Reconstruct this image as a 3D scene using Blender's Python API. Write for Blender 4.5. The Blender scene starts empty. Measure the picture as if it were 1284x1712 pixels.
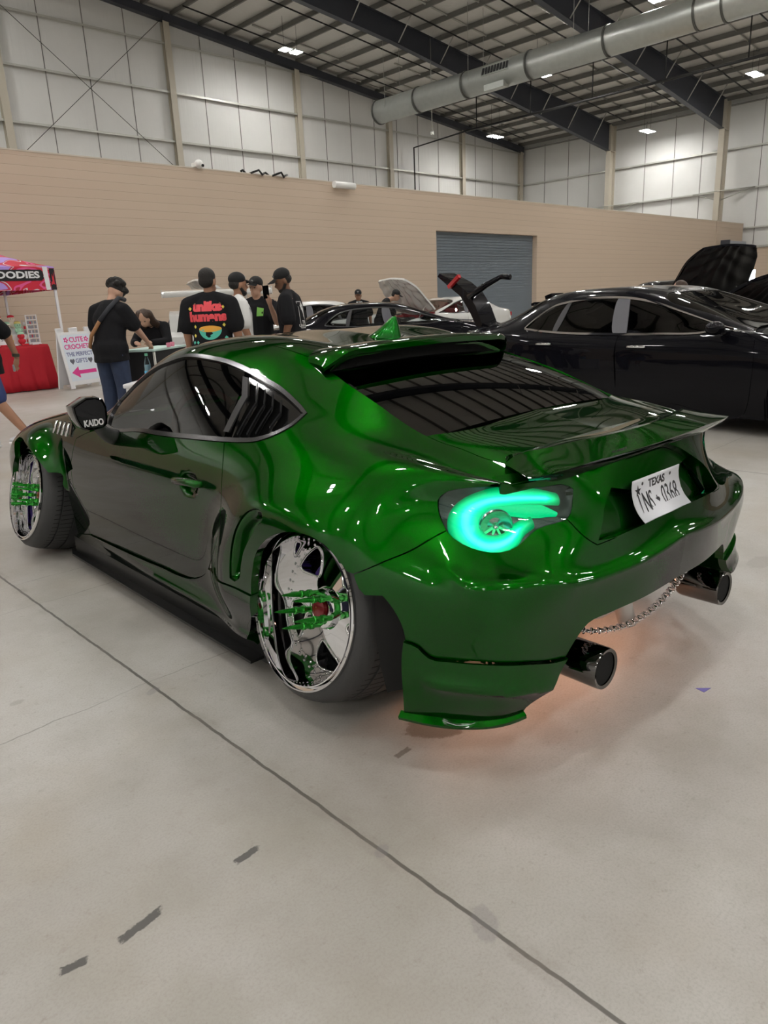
import bpy, bmesh, math, random
import numpy as np
from mathutils import Vector, Matrix, Euler
from mathutils.geometry import delaunay_2d_cdt
random.seed(7)
SC = bpy.context.scene
COL = SC.collection
PI = math.pi
# ---------------------------------------------------------------- camera
cam = bpy.data.cameras.new('camera')
cam.sensor_fit = 'VERTICAL'; cam.sensor_height = 36.0; cam.lens = 1198.8/1712*36
cam.clip_start = .05; cam.clip_end = 300
cam_o = bpy.data.objects.new('camera', cam); COL.objects.link(cam_o)
cam_o.location = (-2.2209, -1.7553, 1.3529); cam_o.rotation_euler = (1.2857, .0444, -.7737)
SC.camera = cam_o
# ---------------------------------------------------------------- light and exposure
SC.view_settings.view_transform = 'Standard'; SC.view_settings.look = 'None'
SC.view_settings.gamma = 1.0; SC.view_settings.use_curve_mapping = False
SC.view_settings.exposure = 0.0
LAMP = 215.0          # radiance of the high-bay panels
w = bpy.data.worlds.new('hall'); SC.world = w; w.use_nodes = True
w.node_tree.nodes['Background'].inputs[0].default_value = (.9, .95, 1, 1)
w.node_tree.nodes['Background'].inputs[1].default_value = .05
try:
    SC.cycles.max_bounces = 8; SC.cycles.diffuse_bounces = 5; SC.cycles.glossy_bounces = 5
    SC.cycles.transparent_max_bounces = 12; SC.cycles.sample_clamp_indirect = 6.0; SC.cycles.blur_glossy = .5
    SC.cycles.use_denoising = True
except Exception:
    pass
# ---------------------------------------------------------------- helpers
MATS = {}
def mat(name, col=(.5, .5, .5), rough=.5, metal=0., coat=0., spec=.5, emit=None, estr=0., noise=0., nscale=8., bump=0., bscale=40., alpha=1., trans=0., ior=1.45, sheen=0.):
    if name in MATS: return MATS[name]
    m = bpy.data.materials.new(name); m.use_nodes = True; MATS[name] = m
    nt = m.node_tree; b = nt.nodes['Principled BSDF']; L = nt.links
    b.inputs['Base Color'].default_value = (*col, 1); b.inputs['Roughness'].default_value = rough
    b.inputs['Metallic'].default_value = metal; b.inputs['Coat Weight'].default_value = coat
    b.inputs['Coat Roughness'].default_value = .02; b.inputs['Specular IOR Level'].default_value = spec
    b.inputs['IOR'].default_value = ior; b.inputs['Transmission Weight'].default_value = trans
    b.inputs['Sheen Weight'].default_value = sheen
    if emit: b.inputs['Emission Color'].default_value = (*emit, 1); b.inputs['Emission Strength'].default_value = estr
    if noise or bump:
        tc = nt.nodes.new('ShaderNodeTexCoord')
    if noise:
        n = nt.nodes.new('ShaderNodeTexNoise'); n.inputs['Scale'].default_value = nscale; n.inputs['Detail'].default_value = 5
        L.new(tc.outputs['Object'], n.inputs['Vector'])
        mx = nt.nodes.new('ShaderNodeMix'); mx.data_type = 'RGBA'
        mx.inputs['A'].default_value = (*[c*(1-noise) for c in col], 1); mx.inputs['B'].default_value = (*[min(1, c*(1+noise)) for c in col], 1)
        L.new(n.outputs['Fac'], mx.inputs['Factor']); L.new(mx.outputs['Result'], b.inputs['Base Color'])
    if bump:
        n = nt.nodes.new('ShaderNodeTexNoise'); n.inputs['Scale'].default_value = bscale; n.inputs['Detail'].default_value = 4
        L.new(tc.outputs['Object'], n.inputs['Vector'])
        bp = nt.nodes.new('ShaderNodeBump'); bp.inputs['Strength'].default_value = bump; bp.inputs['Distance'].default_value = .01
        L.new(n.outputs['Fac'], bp.inputs['Height']); L.new(bp.outputs['Normal'], b.inputs['Normal'])
    return m
def tag(o, label=None, cat=None, group=None, kind=None):
    if label: o['label'] = label
    if cat: o['category'] = cat
    if group: o['group'] = group
    if kind: o['kind'] = kind
    return o
def empty(name, loc=(0, 0, 0), rz=0., label=None, cat=None, group=None, rot=None):
    o = bpy.data.objects.new(name, None); COL.objects.link(o); o.empty_display_size = .1
    o.location = loc; o.rotation_euler = rot or (0, 0, rz)
    return tag(o, label, cat, group)
def obj(name, me, m=None, parent=None, smooth=None):
    if isinstance(me, bmesh.types.BMesh):
        bm = me; me = bpy.data.meshes.new(name); bm.to_mesh(me); bm.free()
    o = bpy.data.objects.new(name, me); COL.objects.link(o)
    for k in (m if isinstance(m, (list, tuple)) else [m]):
        if k: me.materials.append(k)
    if parent: o.parent = parent
    if smooth is not None:
        me.polygons.foreach_set('use_smooth', [True]*len(me.polygons))
        if smooth < 180: me.set_sharp_from_angle(angle=math.radians(smooth))
    return o
def raw(name, V, F, m=None, parent=None, smooth=None):
    me = bpy.data.meshes.new(name); me.from_pydata([tuple(map(float, v)) for v in V], [], [tuple(map(int, f)) for f in F]); me.update()
    return obj(name, me, m, parent, smooth)
def bm_box(bm, c, s, rot=None, mi=0, bev=0.):
    r = bmesh.ops.create_cube(bm, size=1.)
    M = Matrix.Translation(c) @ ((rot if isinstance(rot, Matrix) else Euler(rot).to_matrix().to_4x4()) if rot else Matrix()) @ Matrix.Diagonal((*s, 1))
    bmesh.ops.transform(bm, matrix=M, verts=r['verts'])
    fs = {f for v in r['verts'] for f in v.link_faces}
    for f in fs: f.material_index = mi
    if bev:
        es = list({e for v in r['verts'] for e in v.link_edges})
        bmesh.ops.bevel(bm, geom=es, offset=bev, segments=2, affect='EDGES', profile=.5)
    return r['verts']
def box(name, c, s, m, parent=None, rot=None, bev=0.):
    bm = bmesh.new(); bm_box(bm, c, s, rot, 0, bev); return obj(name, bm, m, parent)
def bm_cyl(bm, p0, p1, r0, r1=None, seg=12, mi=0, caps=True):
    p0 = Vector(p0); p1 = Vector(p1); d = p1-p0; r1 = r0 if r1 is None else r1
    q = d.to_track_quat('Z', 'Y').to_matrix()
    a = []; b = []
    for i in range(seg):
        t = 2*PI*i/seg; e = q @ Vector((math.cos(t), math.sin(t), 0))
        a.append(bm.verts.new(p0+e*r0)); b.append(bm.verts.new(p1+e*r1))
    for i in range(seg):
        f = bm.faces.new((a[i], a[(i+1) % seg], b[(i+1) % seg], b[i])); f.material_index = mi; f.smooth = True
    if caps:
        for f in (bm.faces.new(a[::-1]), bm.faces.new(b)): f.material_index = mi
def bm_tube(bm, pts, rad, seg=8, closed=False, mi=0, caps=True):
    pts = [Vector(p) for p in pts]; n = len(pts); rings = []
    rad = rad if isinstance(rad, (list, tuple)) else [rad]*n
    up = Vector((0, 0, 1)); prev = None
    for i, p in enumerate(pts):
        a = pts[(i-1) % n] if (closed or i > 0) else p; b = pts[(i+1) % n] if (closed or i < n-1) else p
        t = (b-a).normalized()
        if prev is None:
            x = t.orthogonal().normalized()
        else:
            x = (prev-t*prev.dot(t)).normalized()
        prev = x; y = t.cross(x)
        rings.append([bm.verts.new(p+(x*math.cos(2*PI*k/seg)+y*math.sin(2*PI*k/seg))*rad[i]) for k in range(seg)])
    for i in range(n if closed else n-1):
        A, B = rings[i], rings[(i+1) % n]
        for k in range(seg):
            f = bm.faces.new((A[k], A[(k+1) % seg], B[(k+1) % seg], B[k])); f.smooth = True; f.material_index = mi
    if caps and not closed:
        for r in (rings[0][::-1], rings[-1]):
            f = bm.faces.new(r); f.material_index = mi
def cyl(name, p0, p1, r, m, parent=None, r1=None, seg=16):
    bm = bmesh.new(); bm_cyl(bm, p0, p1, r, r1, seg); return obj(name, bm, m, parent)
def tube(name, pts, r, m, parent=None, seg=8, closed=False):
    bm = bmesh.new(); bm_tube(bm, pts, r, seg, closed); return obj(name, bm, m, parent)
def bm_lathe(bm, prof, seg=48, axis='X', mi=0, closed=False):
    """prof: (radius, position along axis)"""
    rings = []
    for r, h in prof:
        ring = []
        for i in range(seg):
            t = 2*PI*i/seg; c, s = r*math.cos(t), r*math.sin(t)
            ring.append(bm.verts.new({'X': (h, c, s), 'Y': (c, h, s), 'Z': (c, s, h)}[axis]))
        rings.append(ring)
    for k in range(len(rings)-(0 if closed else 1)):
        A, B = rings[k], rings[(k+1) % len(rings)]
        for i in range(seg):
            f = bm.faces.new((A[i], A[(i+1) % seg], B[(i+1) % seg], B[i])); f.smooth = True; f.material_index = mi
def lathe(name, prof, m, parent=None, seg=48, axis='X', closed=False, smooth=35):
    bm = bmesh.new(); bm_lathe(bm, prof, seg, axis, 0, closed); bmesh.ops.recalc_face_normals(bm, faces=bm.faces)
    return obj(name, bm, m, parent, smooth)
def prism(name, pts, depth, m, parent=None, M=None, bev=0.):
    """flat outline (x, y) given a thickness along z, placed by matrix M"""
    bm = bmesh.new(); vs = [bm.verts.new((x, y, 0)) for x, y in pts]; f = bm.faces.new(vs)
    r = bmesh.ops.extrude_face_region(bm, geom=[f]); bmesh.ops.translate(bm, vec=(0, 0, depth), verts=[v for v in r['geom'] if isinstance(v, bmesh.types.BMVert)])
    if bev: bmesh.ops.bevel(bm, geom=list(bm.edges), offset=bev, segments=2, affect='EDGES')
    bmesh.ops.recalc_face_normals(bm, faces=bm.faces)
    if M: bmesh.ops.transform(bm, matrix=M, verts=bm.verts)
    return obj(name, bm, m, parent)
def text_mesh(s, size, depth=.001, bold=0., align='CENTER', shear=0., spacing=1., xscale=1.):
    c = bpy.data.curves.new('t', 'FONT'); c.body = s; c.size = size; c.extrude = depth; c.offset = bold; c.align_x = align; c.align_y = 'CENTER'
    c.shear = shear; c.space_character = spacing; c.resolution_u = 3
    o = bpy.data.objects.new('t', c); COL.objects.link(o)
    dg = bpy.context.evaluated_depsgraph_get(); me = bpy.data.meshes.new_from_object(o.evaluated_get(dg))
    bpy.data.objects.remove(o); bpy.data.curves.remove(c)
    if xscale != 1.:
        for v in me.vertices: v.co.x *= xscale
    return me
def text(name, s, size, m, parent, M, **k):
    me = text_mesh(s, size, **k); me.transform(M); return obj(name, me, m, parent)
def frame(o, x, y):
    """matrix with origin o, x axis along x, y axis along y (orthonormalised)"""
    x = Vector(x).normalized(); y = Vector(y); y = (y-x*y.dot(x)).normalized(); z = x.cross(y)
    M = Matrix((x, y, z)).transposed().to_4x4(); M.translation = Vector(o); return M
def struct(o): o['kind'] = 'structure'; return o

# ---------------------------------------------------------------- the hall
XE, YN, XW, YS = 47.5, 33.4, -30.0, -30.0      # wall planes
def roof_z(x): return 12.25+.1*(XE-x) if x > 0 else 12.25+.1*XE+.1*x
def floor_mat():
    m = bpy.data.materials.new('polished_concrete'); m.use_nodes = True; nt = m.node_tree; N = nt.nodes; L = nt.links; b = N['Principled BSDF']
    tc = N.new('ShaderNodeTexCoord'); sep = N.new('ShaderNodeSeparateXYZ'); L.new(tc.outputs['Object'], sep.inputs[0])
    def math_(op, a, c=None, clamp=False):
        n = N.new('ShaderNodeMath'); n.operation = op; n.use_clamp = clamp
        for i, q in enumerate((a, c)):
            if q is None: continue
            if isinstance(q, (int, float)): n.inputs[i].default_value = q
            else: L.new(q, n.inputs[i])
        return n.outputs[0]
    def noise(s, d=5, r=.55, vec=None):
        n = N.new('ShaderNodeTexNoise'); n.inputs['Scale'].default_value = s; n.inputs['Detail'].default_value = d; n.inputs['Roughness'].default_value = r
        L.new(vec or tc.outputs['Object'], n.inputs['Vector']); return n.outputs['Fac']
    def ramp(x, a, c): 
        n = N.new('ShaderNodeMapRange'); n.inputs[1].default_value = a; n.inputs[2].default_value = c; n.interpolation_type = 'SMOOTHSTEP'; L.new(x, n.inputs[0]); return n.outputs[0]
    def mix(fac, a, c, mode='MIX'):
        n = N.new('ShaderNodeMix'); n.data_type = 'RGBA'; n.blend_type = mode
        for k, q in (('Factor', fac), ('A', a), ('B', c)):
            s = [i for i in n.inputs if i.name == k and i.enabled][0]
            if isinstance(q, (int, float)): s.default_value = q
            elif isinstance(q, tuple): s.default_value = (*q, 1)
            else: L.new(q, s)
        return [o for o in n.outputs if o.enabled][0]
    base = mix(ramp(noise(.55, 6), .35, .68), (.36, .34, .305), (.50, .487, .465))
    base = mix(ramp(noise(3.5, 8, .65), .38, .66), base, mix(1., base, (.90, .89, .87), 'MULTIPLY'))
    base = mix(math_('MULTIPLY', ramp(noise(1.3, 5), .50, .72), .45), base, (.37, .325, .26))
    base = mix(math_('MULTIPLY', ramp(noise(34, 5, .75), .56, .74), .55), base, (.28, .25, .21))
    base = mix(math_('MULTIPLY', ramp(noise(8, 7, .75), .62, .76), .6), base, (.25, .215, .18))
    base = mix(math_('MULTIPLY', ramp(noise(150, 3, .6), .40, .72), .28), base, (.25, .23, .2))
    # hairline cracks
    v = N.new('ShaderNodeTexVoronoi'); v.feature = 'DISTANCE_TO_EDGE'; v.inputs['Scale'].default_value = 2.1
    dn = N.new('ShaderNodeTexNoise'); dn.inputs['Scale'].default_value = 3.; dn.inputs['Detail'].default_value = 6; L.new(tc.outputs['Object'], dn.inputs['Vector'])
    vm = N.new('ShaderNodeVectorMath'); vm.operation = 'MULTIPLY_ADD'; L.new(dn.outputs['Color'], vm.inputs[0]); vm.inputs[1].default_value = (.5, .5, .5); L.new(tc.outputs['Object'], vm.inputs[2])
    L.new(vm.outputs[0], v.inputs['Vector'])
    crack = math_('MULTIPLY', math_('SUBTRACT', 1., ramp(v.outputs['Distance'], .0, .005)), math_('MULTIPLY', ramp(noise(1.1), .52, .66), .35))
    base = mix(crack, base, (.16, .14, .12))
    # saw-cut joints
    wob = math_('MULTIPLY', math_('SUBTRACT', noise(9., 3), .5), .012)
    X = math_('ADD', sep.outputs[0], wob); Y = math_('ADD', sep.outputs[1], math_('MULTIPLY', math_('SUBTRACT', noise(3., 4), .5), .09))
    def line(c, at, wd): return math_('SUBTRACT', 1., ramp(math_('ABSOLUTE', math_('SUBTRACT', c, at)), wd*.55, wd))
    jx = line(X, -1.203, .007)
    for k in (-2, -1, 1, 2, 3): jx = math_('MAXIMUM', jx, line(X, -1.203+4.6*k, .007))
    base = mix(math_('MULTIPLY', jx, .85), base, (.075, .068, .06))
    halo = math_('MULTIPLY', line(X, -1.203, .04), math_('MULTIPLY', ramp(noise(6.), .45, .7), .4)); base = mix(halo, base, (.24, .21, .18))
    jy = None
    for at in (2.18, 1.81, .66):
        q = line(Y, at, .0035); jy = q if jy is None else math_('MAXIMUM', jy, q)
    base = mix(math_('MULTIPLY', jy, math_('MULTIPLY', ramp(noise(2.), .35, .6), .55)), base, (.13, .115, .10))
    # rubber and oil marks: (x, y, half length, half width, angle, darkness, colour)
    def blot(cx, cy, hl, hw, ang, edge=.25, ns=40.):
        dx = math_('SUBTRACT', sep.outputs[0], cx); dy = math_('SUBTRACT', sep.outputs[1], cy); c, s = math.cos(ang), math.sin(ang)
        a = math_('DIVIDE', math_('ADD', math_('MULTIPLY', dx, c), math_('MULTIPLY', dy, s)), hl); bq = math_('DIVIDE', math_('SUBTRACT', math_('MULTIPLY', dy, c), math_('MULTIPLY', dx, s)), hw)
        d = math_('MAXIMUM', math_('ABSOLUTE', a), math_('ABSOLUTE', bq)) if edge < .5 else math_('SQRT', math_('ADD', math_('MULTIPLY', a, a), math_('MULTIPLY', bq, bq)))
        d = math_('ADD', d, math_('MULTIPLY', math_('SUBTRACT', noise(ns, 4, .7), .5), 1.3 if edge < .5 else .8))
        return math_('SUBTRACT', 1., ramp(d, 1-.3, 1.))
    for q in ((-1.452, -.374, .040, .012, .03), (-1.742, -.378, .062, .014, .1), (-1.895, -.372, .032, .013, -.25)):
        base = mix(math_('MULTIPLY', blot(*q), .9), base, (.06, .058, .055))
    base = mix(math_('MULTIPLY', blot(-.868, -.367, .035, .012, 0.), .7), base, (.10, .08, .06))
    for q in ((-1.22, .59, .035, .02, .4), (-1.203, -.62, .03, .02, .5), (-1.2, -.95, .06, .035, .9)):
        base = mix(math_('MULTIPLY', blot(*q, .6), .35), base, (.2, .19, .2))
    wet = blot(-.70, -.35, .115, .075, -.65, .8, 14.); wet2 = blot(.10, -.30, .22, .10, .1, .8, 9.)
    wetm = math_('MAXIMUM', wet, math_('MULTIPLY', wet2, .55))
    base = mix(math_('MULTIPLY', wetm, .62), base, (.17, .125, .085))
    for q in ((.5, -1.4, .10, .05, .3), (-.2, -2.0, .05, .03, .3), (1.5, -.6, .12, .06, 0.), (-1.6, .9, .03, .02, 0.)):
        base = mix(math_('MULTIPLY', blot(*q, .8), .35), base, (.22, .19, .16))
    L.new(base, b.inputs['Base Color'])
    ro = math_('ADD', math_('MULTIPLY', noise(2.2, 6, .6), .24), .30); ro = math_('SUBTRACT', ro, math_('MULTIPLY', wetm, .26))
    L.new(ro, b.inputs['Roughness']); b.inputs['Specular IOR Level'].default_value = .42
    h = math_('SUBTRACT', math_('MULTIPLY', noise(60, 4), .25), math_('MAXIMUM', jx, crack))
    bp = N.new('ShaderNodeBump'); bp.inputs['Strength'].default_value = .18; bp.inputs['Distance'].default_value = .004; L.new(h, bp.inputs['Height']); L.new(bp.outputs[0], b.inputs['Normal'])
    return m
def block_mat():
    m = bpy.data.materials.new('tan_painted_block'); m.use_nodes = True; nt = m.node_tree; N = nt.nodes; L = nt.links; b = N['Principled BSDF']
    tc = N.new('ShaderNodeTexCoord'); mp = N.new('ShaderNodeMapping'); mp.inputs['Rotation'].default_value = (PI/2, 0, 0); L.new(tc.outputs['Object'], mp.inputs[0])
    br = N.new('ShaderNodeTexBrick'); br.offset = .5; L.new(mp.outputs[0], br.inputs['Vector'])
    br.inputs['Scale'].default_value = 1.; br.inputs['Brick Width'].default_value = 60.; br.inputs['Row Height'].default_value = .2032; br.inputs['Mortar Size'].default_value = .006; br.inputs['Mortar Smooth'].default_value = .6
    br.inputs['Color1'].default_value = (.57, .452, .345, 1); br.inputs['Color2'].default_value = (.58, .462, .355, 1); br.inputs['Mortar'].default_value = (.43, .335, .25, 1)
    L.new(br.outputs['Color'], b.inputs['Base Color']); b.inputs['Roughness'].default_value = .55
    bp = N.new('ShaderNodeBump'); bp.inputs['Strength'].default_value = .6; bp.inputs['Distance'].default_value = .006; bp.invert = True; L.new(br.outputs['Fac'], bp.inputs['Height']); L.new(bp.outputs[0], b.inputs['Normal'])
    return m
def sheet_mat(name, col, rib=.30, axis=0, rough=.5):
    """white wall sheet: insulation facing with tape seams and faint creases"""
    m = bpy.data.materials.new(name); m.use_nodes = True; nt = m.node_tree; N = nt.nodes; L = nt.links; b = N['Principled BSDF']
    tc = N.new('ShaderNodeTexCoord'); n = N.new('ShaderNodeTexNoise'); n.inputs['Scale'].default_value = .7; n.inputs['Detail'].default_value = 6; L.new(tc.outputs['Object'], n.inputs['Vector'])
    mp = N.new('ShaderNodeMapping'); mp.inputs['Scale'].default_value = (5, 5, .35); L.new(tc.outputs['Object'], mp.inputs[0])
    n2 = N.new('ShaderNodeTexNoise'); n2.inputs['Scale'].default_value = 1.; n2.inputs['Detail'].default_value = 3; L.new(mp.outputs[0], n2.inputs['Vector'])
    mx = N.new('ShaderNodeMix'); mx.data_type = 'RGBA'; mx.inputs['A'].default_value = (*[c*.86 for c in col], 1); mx.inputs['B'].default_value = (*col, 1)
    L.new(n.outputs['Fac'], mx.inputs['Factor']); L.new(mx.outputs['Result'], b.inputs['Base Color']); b.inputs['Roughness'].default_value = rough
    bp = N.new('ShaderNodeBump'); bp.inputs['Strength'].default_value = .5; bp.inputs['Distance'].default_value = .04; L.new(n2.outputs['Fac'], bp.inputs['Height']); L.new(bp.outputs[0], b.inputs['Normal'])
    return m
M_FLOOR = floor_mat(); M_BLOCK = block_mat()
M_SHEET = sheet_mat('white_wall_facing', (.74, .74, .72)); M_ROOF = sheet_mat('white_roof_facing', (.74, .72, .68))
M_STEEL = mat('primer_grey_steel', (.055, .06, .075), .45, .3, noise=.1)
M_CREAM = mat('cream_painted_steel', (.50, .46, .38), .5, 0, noise=.06, nscale=3)
M_GALV = mat('galvanised_girt', (.52, .52, .48), .42, .5, noise=.1, nscale=12)
M_PURL = mat('grey_purlin', (.21, .205, .19), .5, .3, noise=.12, nscale=3)
M_DARK = mat('dark_gap', (.012, .012, .012), .8)
M_PIPE = mat('black_sprinkler_pipe', (.02, .02, .02), .45, .4)
def quad(name, a, b, c, d, m):
    return struct(raw(name, [a, b, c, d], [(0, 1, 2, 3)], m))
struct(box('floor', ((XE+XW)/2, (YN+YS)/2, -.1), (XE-XW+1, YN-YS+1, .2), M_FLOOR))
bpy.data.objects['floor'].data.transform(Matrix.Translation((0, 0, 0)))
def wall(name, pts, thick):       # pts: inner face outline; thick: vector outwards
    n = len(pts); V = [Vector(p) for p in pts]; V += [v+Vector(thick) for v in V]
    F = [tuple(range(n)), tuple(range(2*n-1, n-1, -1))]+[(i, i+n, (i+1) % n+n, (i+1) % n) for i in range(n)]
    return struct(raw(name, V, F, M_SHEET))
zr = roof_z(0)
wall('wall_north', [(XW, YN, 0), (XE, YN, 0), (XE, YN, roof_z(XE)), (0, YN, zr), (XW, YN, roof_z(XW))], (0, .2, 0))
wall('wall_south', [(XW, YS, 0), (XE, YS, 0), (XE, YS, roof_z(XE)), (0, YS, zr), (XW, YS, roof_z(XW))], (0, -.2, 0))
wall('wall_west', [(XW, YS, 0), (XW, YN, 0), (XW, YN, roof_z(XW)), (XW, YS, roof_z(XW))], (-.2, 0, 0))
# the east wall leaves a doorway open at the fire exit
DX = (15.75, 16.95, 2.25)
wall('wall_east', [(XE, YS, 0), (XE, DX[0], 0), (XE, DX[0], DX[2]), (XE, DX[1], DX[2]), (XE, DX[1], 0), (XE, YN, 0), (XE, YN, roof_z(XE)), (XE, YS, roof_z(XE))], (.2, 0, 0))
V = [(XE, YS, roof_z(XE)), (XE, YN, roof_z(XE)), (0, YN, zr), (0, YS, zr), (XW, YS, roof_z(XW)), (XW, YN, roof_z(XW))]
struct(raw('ceiling', V+[(x, y, z+.15) for x, y, z in V], [(0, 1, 2, 3), (3, 2, 5, 4), (9, 8, 7, 6), (10, 11, 8, 9)], M_ROOF))
# purlins along the hall, and the light roof straps between them
k = 0
xs = [46.9]+[45.6-1.5*i for i in range(50)]
for x in xs:
    if x < XW+.5: break
    if x < 6 and k % 2: k += 1; continue
    k += 1
    bm = bmesh.new(); z = roof_z(x)
    sl = .1 if x > 0 else -.1
    bm_box(bm, (x, (YN+YS)/2, z-.135), (.012, YN-YS, .24)); bm_box(bm, (x-.04, (YN+YS)/2, z-.255), (.085, YN-YS, .012)); bm_box(bm, (x+.04, (YN+YS)/2, z-.02), (.085, YN-YS, .012))
    struct(obj('roof_purlin', bm, M_PURL))
# tapered frames: dark rafters on cream columns
FRAMES = [25.6, 18.1, 10.6, 3.1, -4.4, -11.9, -19.4, -26.9]
def rafter(y, d0, d1, x0, x1, w_=.30):
    """I-section rafter from the eave x0 (depth d0) to x1 (depth d1)"""
    bm = bmesh.new()
    def plate(pts, wd):
        A = [bm.verts.new((x, y-wd/2, z)) for x, z in pts]; B = [bm.verts.new((x, y+wd/2, z)) for x, z in pts]
        n = len(pts); bm.faces.new(A); bm.faces.new(B[::-1])
        for i in range(n): bm.faces.new((A[i], B[i], B[(i+1) % n], A[(i+1) % n]))
    t0, t1 = roof_z(x0)-.26, roof_z(x1)-.26
    plate([(x0, t0), (x1, t1), (x1, t1-d1), (x0, t0-d0)], .014)
    plate([(x0, t0), (x1, t1), (x1, t1-.02), (x0, t0-.02)], w_)
    plate([(x0, t0-d0), (x1, t1-d1), (x1, t1-d1-.022), (x0, t0-d0-.022)], w_)
    bmesh.ops.recalc_face_normals(bm, faces=bm.faces)
    return bm
for i, y in enumerate(FRAMES):
    x1 = 16.0
    bm = rafter(y, 1.62, .95, 46.6, 25.6)
    struct(obj('roof_rafter', bm, M_STEEL))
    struct(obj('roof_rafter', rafter(y, .95, 1.1, 25.6, 0.02), M_STEEL)); struct(obj('roof_rafter', rafter(y, 1.3, .95, XW+.6, 0.0), M_STEEL))
    # cream column with its flange plates
    bm = bmesh.new(); zt = roof_z(46.6)-.26
    bm_box(bm, (46.68, y, zt/2), (.62, .02, zt)); bm_box(bm, (46.36, y, zt/2), (.025, .34, zt)); bm_box(bm, (47.02, y, zt/2), (.025, .34, zt))
    bm_box(bm, (46.62, y, zt-1.62), (.72, .36, .03))
    bm_box(bm, (46.1, y-.17, 6.3), (.02, .02, .02))
    struct(obj('wall_column', bm, M_CREAM))
# flange braces from rafter bottom to purlin
for y in FRAMES[:4]:
    for x in (44.1, 41.1, 38.1, 35.1, 32.1, 29.1, 26.1, 23.1):
        d = 1.62-(46.6-x)/21*.67 if x > 25.6 else .95
        for s in (-1, 1):
            zb = roof_z(x)-.26-d
            struct(cyl('rafter_brace', (x, y+s*.12, zb+.06), (x, y+s*1.05, roof_z(x)-.22), .028, M_GALV, seg=6))
# end-wall rafter and columns
bm = bmesh.new()
for x0, x1 in ((47.2, .0), (XW, .0)):
    pts = [(x0, roof_z(x0)-.26), (x1, roof_z(x1)-.26), (x1, roof_z(x1)-.62), (x0, roof_z(x0)-.62)]
    for yy in (0,):
        A = [bm.verts.new((x, YN-.35, z)) for x, z in pts]; B = [bm.verts.new((x, YN-.02, z)) for x, z in pts]
        bm.faces.new(A); bm.faces.new(B[::-1])
        for i in range(4): bm.faces.new((A[i], B[i], B[(i+1) % 4], A[(i+1) % 4]))
bmesh.ops.recalc_face_normals(bm, faces=bm.faces)
struct(obj('roof_rafter', bm, M_STEEL))
for x in (47.0, 40.15, 33.05, 25.9, 18.15, 10.2, 2.4, -6, -14):
    bm = bmesh.new(); zt = roof_z(x)-.6
    bm_box(bm, (x, YN-.3, zt/2), (.32, .03, zt)); bm_box(bm, (x, YN-.17, zt/2), (.02, .28, zt)); bm_box(bm, (x, YN-.05, zt/2), (.32, .03, zt))
    struct(obj('wall_column', bm, M_CREAM))
def girt(p0, p1, out):
    bm = bmesh.new(); p0 = Vector(p0); p1 = Vector(p1); c = (p0+p1)/2; d = p1-p0
    s = (abs(d.x)+.01, abs(d.y)+.01, 0)
    along_x = abs(d.x) > abs(d.y)
    if along_x:
        bm_box(bm, c+Vector((0, out*.10, 0)), (s[0], .20, .012)); bm_box(bm, c+Vector((0, out*.20, -.04)), (s[0], .012, .09))
    else:
        bm_box(bm, c+Vector((out*.10, 0, 0)), (.20, s[1], .012)); bm_box(bm, c+Vector((out*.20, 0, -.04)), (.012, s[1], .09))
    return struct(obj('wall_girt', bm, M_GALV))
for z in (2.4, 4.8, 7.1, 9.44, 11.62, 13.7, 15.6):
    xe = XE-.1 if z < 12 else XE-(z-11.7)/.1
    girt((XW+.1, YN-.01, z), (min(xe, XE-.1), YN-.01, z), -1)
for z in (2.4, 4.8, 7.1, 9.44): girt((XE-.01, YS+.1 if z > 3 else 17.2, z), (XE-.01, YN-.1, z), -1)
struct(box('roof_strut', (XE-.25, (YN+YS)/2, roof_z(XE)-.42), (.30, YN-YS, .03), M_PURL))
# sheet seams: narrow battens on both walls
for x in [12.2+1.97*i for i in range(17)]:
    if min(abs(x-c) for c in (47.0, 40.15, 33.05, 25.9, 18.15)) > .4:
        struct(box('wall_batten', (x, YN-.012, (roof_z(x)-.5)/2+2), (.035, .02, roof_z(x)-.5-4), M_PURL))
for y in [14.6, 16.1, 19.7, 21.5, 23.5, 27.7, 29.4, 31.4]:
    struct(box('wall_batten', (XE-.012, y, 7.9), (.02, .035, 8.2), M_PURL))
# cable bracing in the end bay
for a, b in (((10.3, 13.9), (18.0, 8.0)), ((10.3, 7.9), (18.0, 14.7))):
    struct(cyl('wall_brace', (a[0], YN-.38, a[1]), (b[0], YN-.38, b[1]), .013, M_PIPE, seg=6))
# wind braces at the column feet on the east wall
for y in (25.6, 18.1):
    for s in (-1, 1):
        struct(cyl('wall_brace', (46.7, y+s*.1, 6.5), (47.25, y+s*1.7, 7.05), .035, M_GALV, seg=6))
        struct(cyl('wall_brace', (46.3, y, 7.0), (47.25, y+s*1.9, 7.08), .03, M_GALV, seg=6))
# roof straps and bracing rods between purlins
for x0, y0, x1, y1 in ((30, 33, 46, 33), (30, 29.6, 46, 29.6), (22, 31.5, 46, 31.5), (22, 27.6, 46, 27.6), (18, 23.7, 46, 23.7), (18, 21.8, 46, 21.8), (20, 20, 46, 20), (22, 16.2, 46, 16.2), (24, 14.4, 46, 14.4), (28, 12.5, 46, 12.5)):
    bm = bmesh.new(); a = Vector((x0, y0, roof_z(x0)-.06)); b = Vector((x1, y1, roof_z(x1)-.06))
    bm_cyl(bm, a, b, .05, seg=4); struct(obj('roof_strap', bm, M_GALV))
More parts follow.
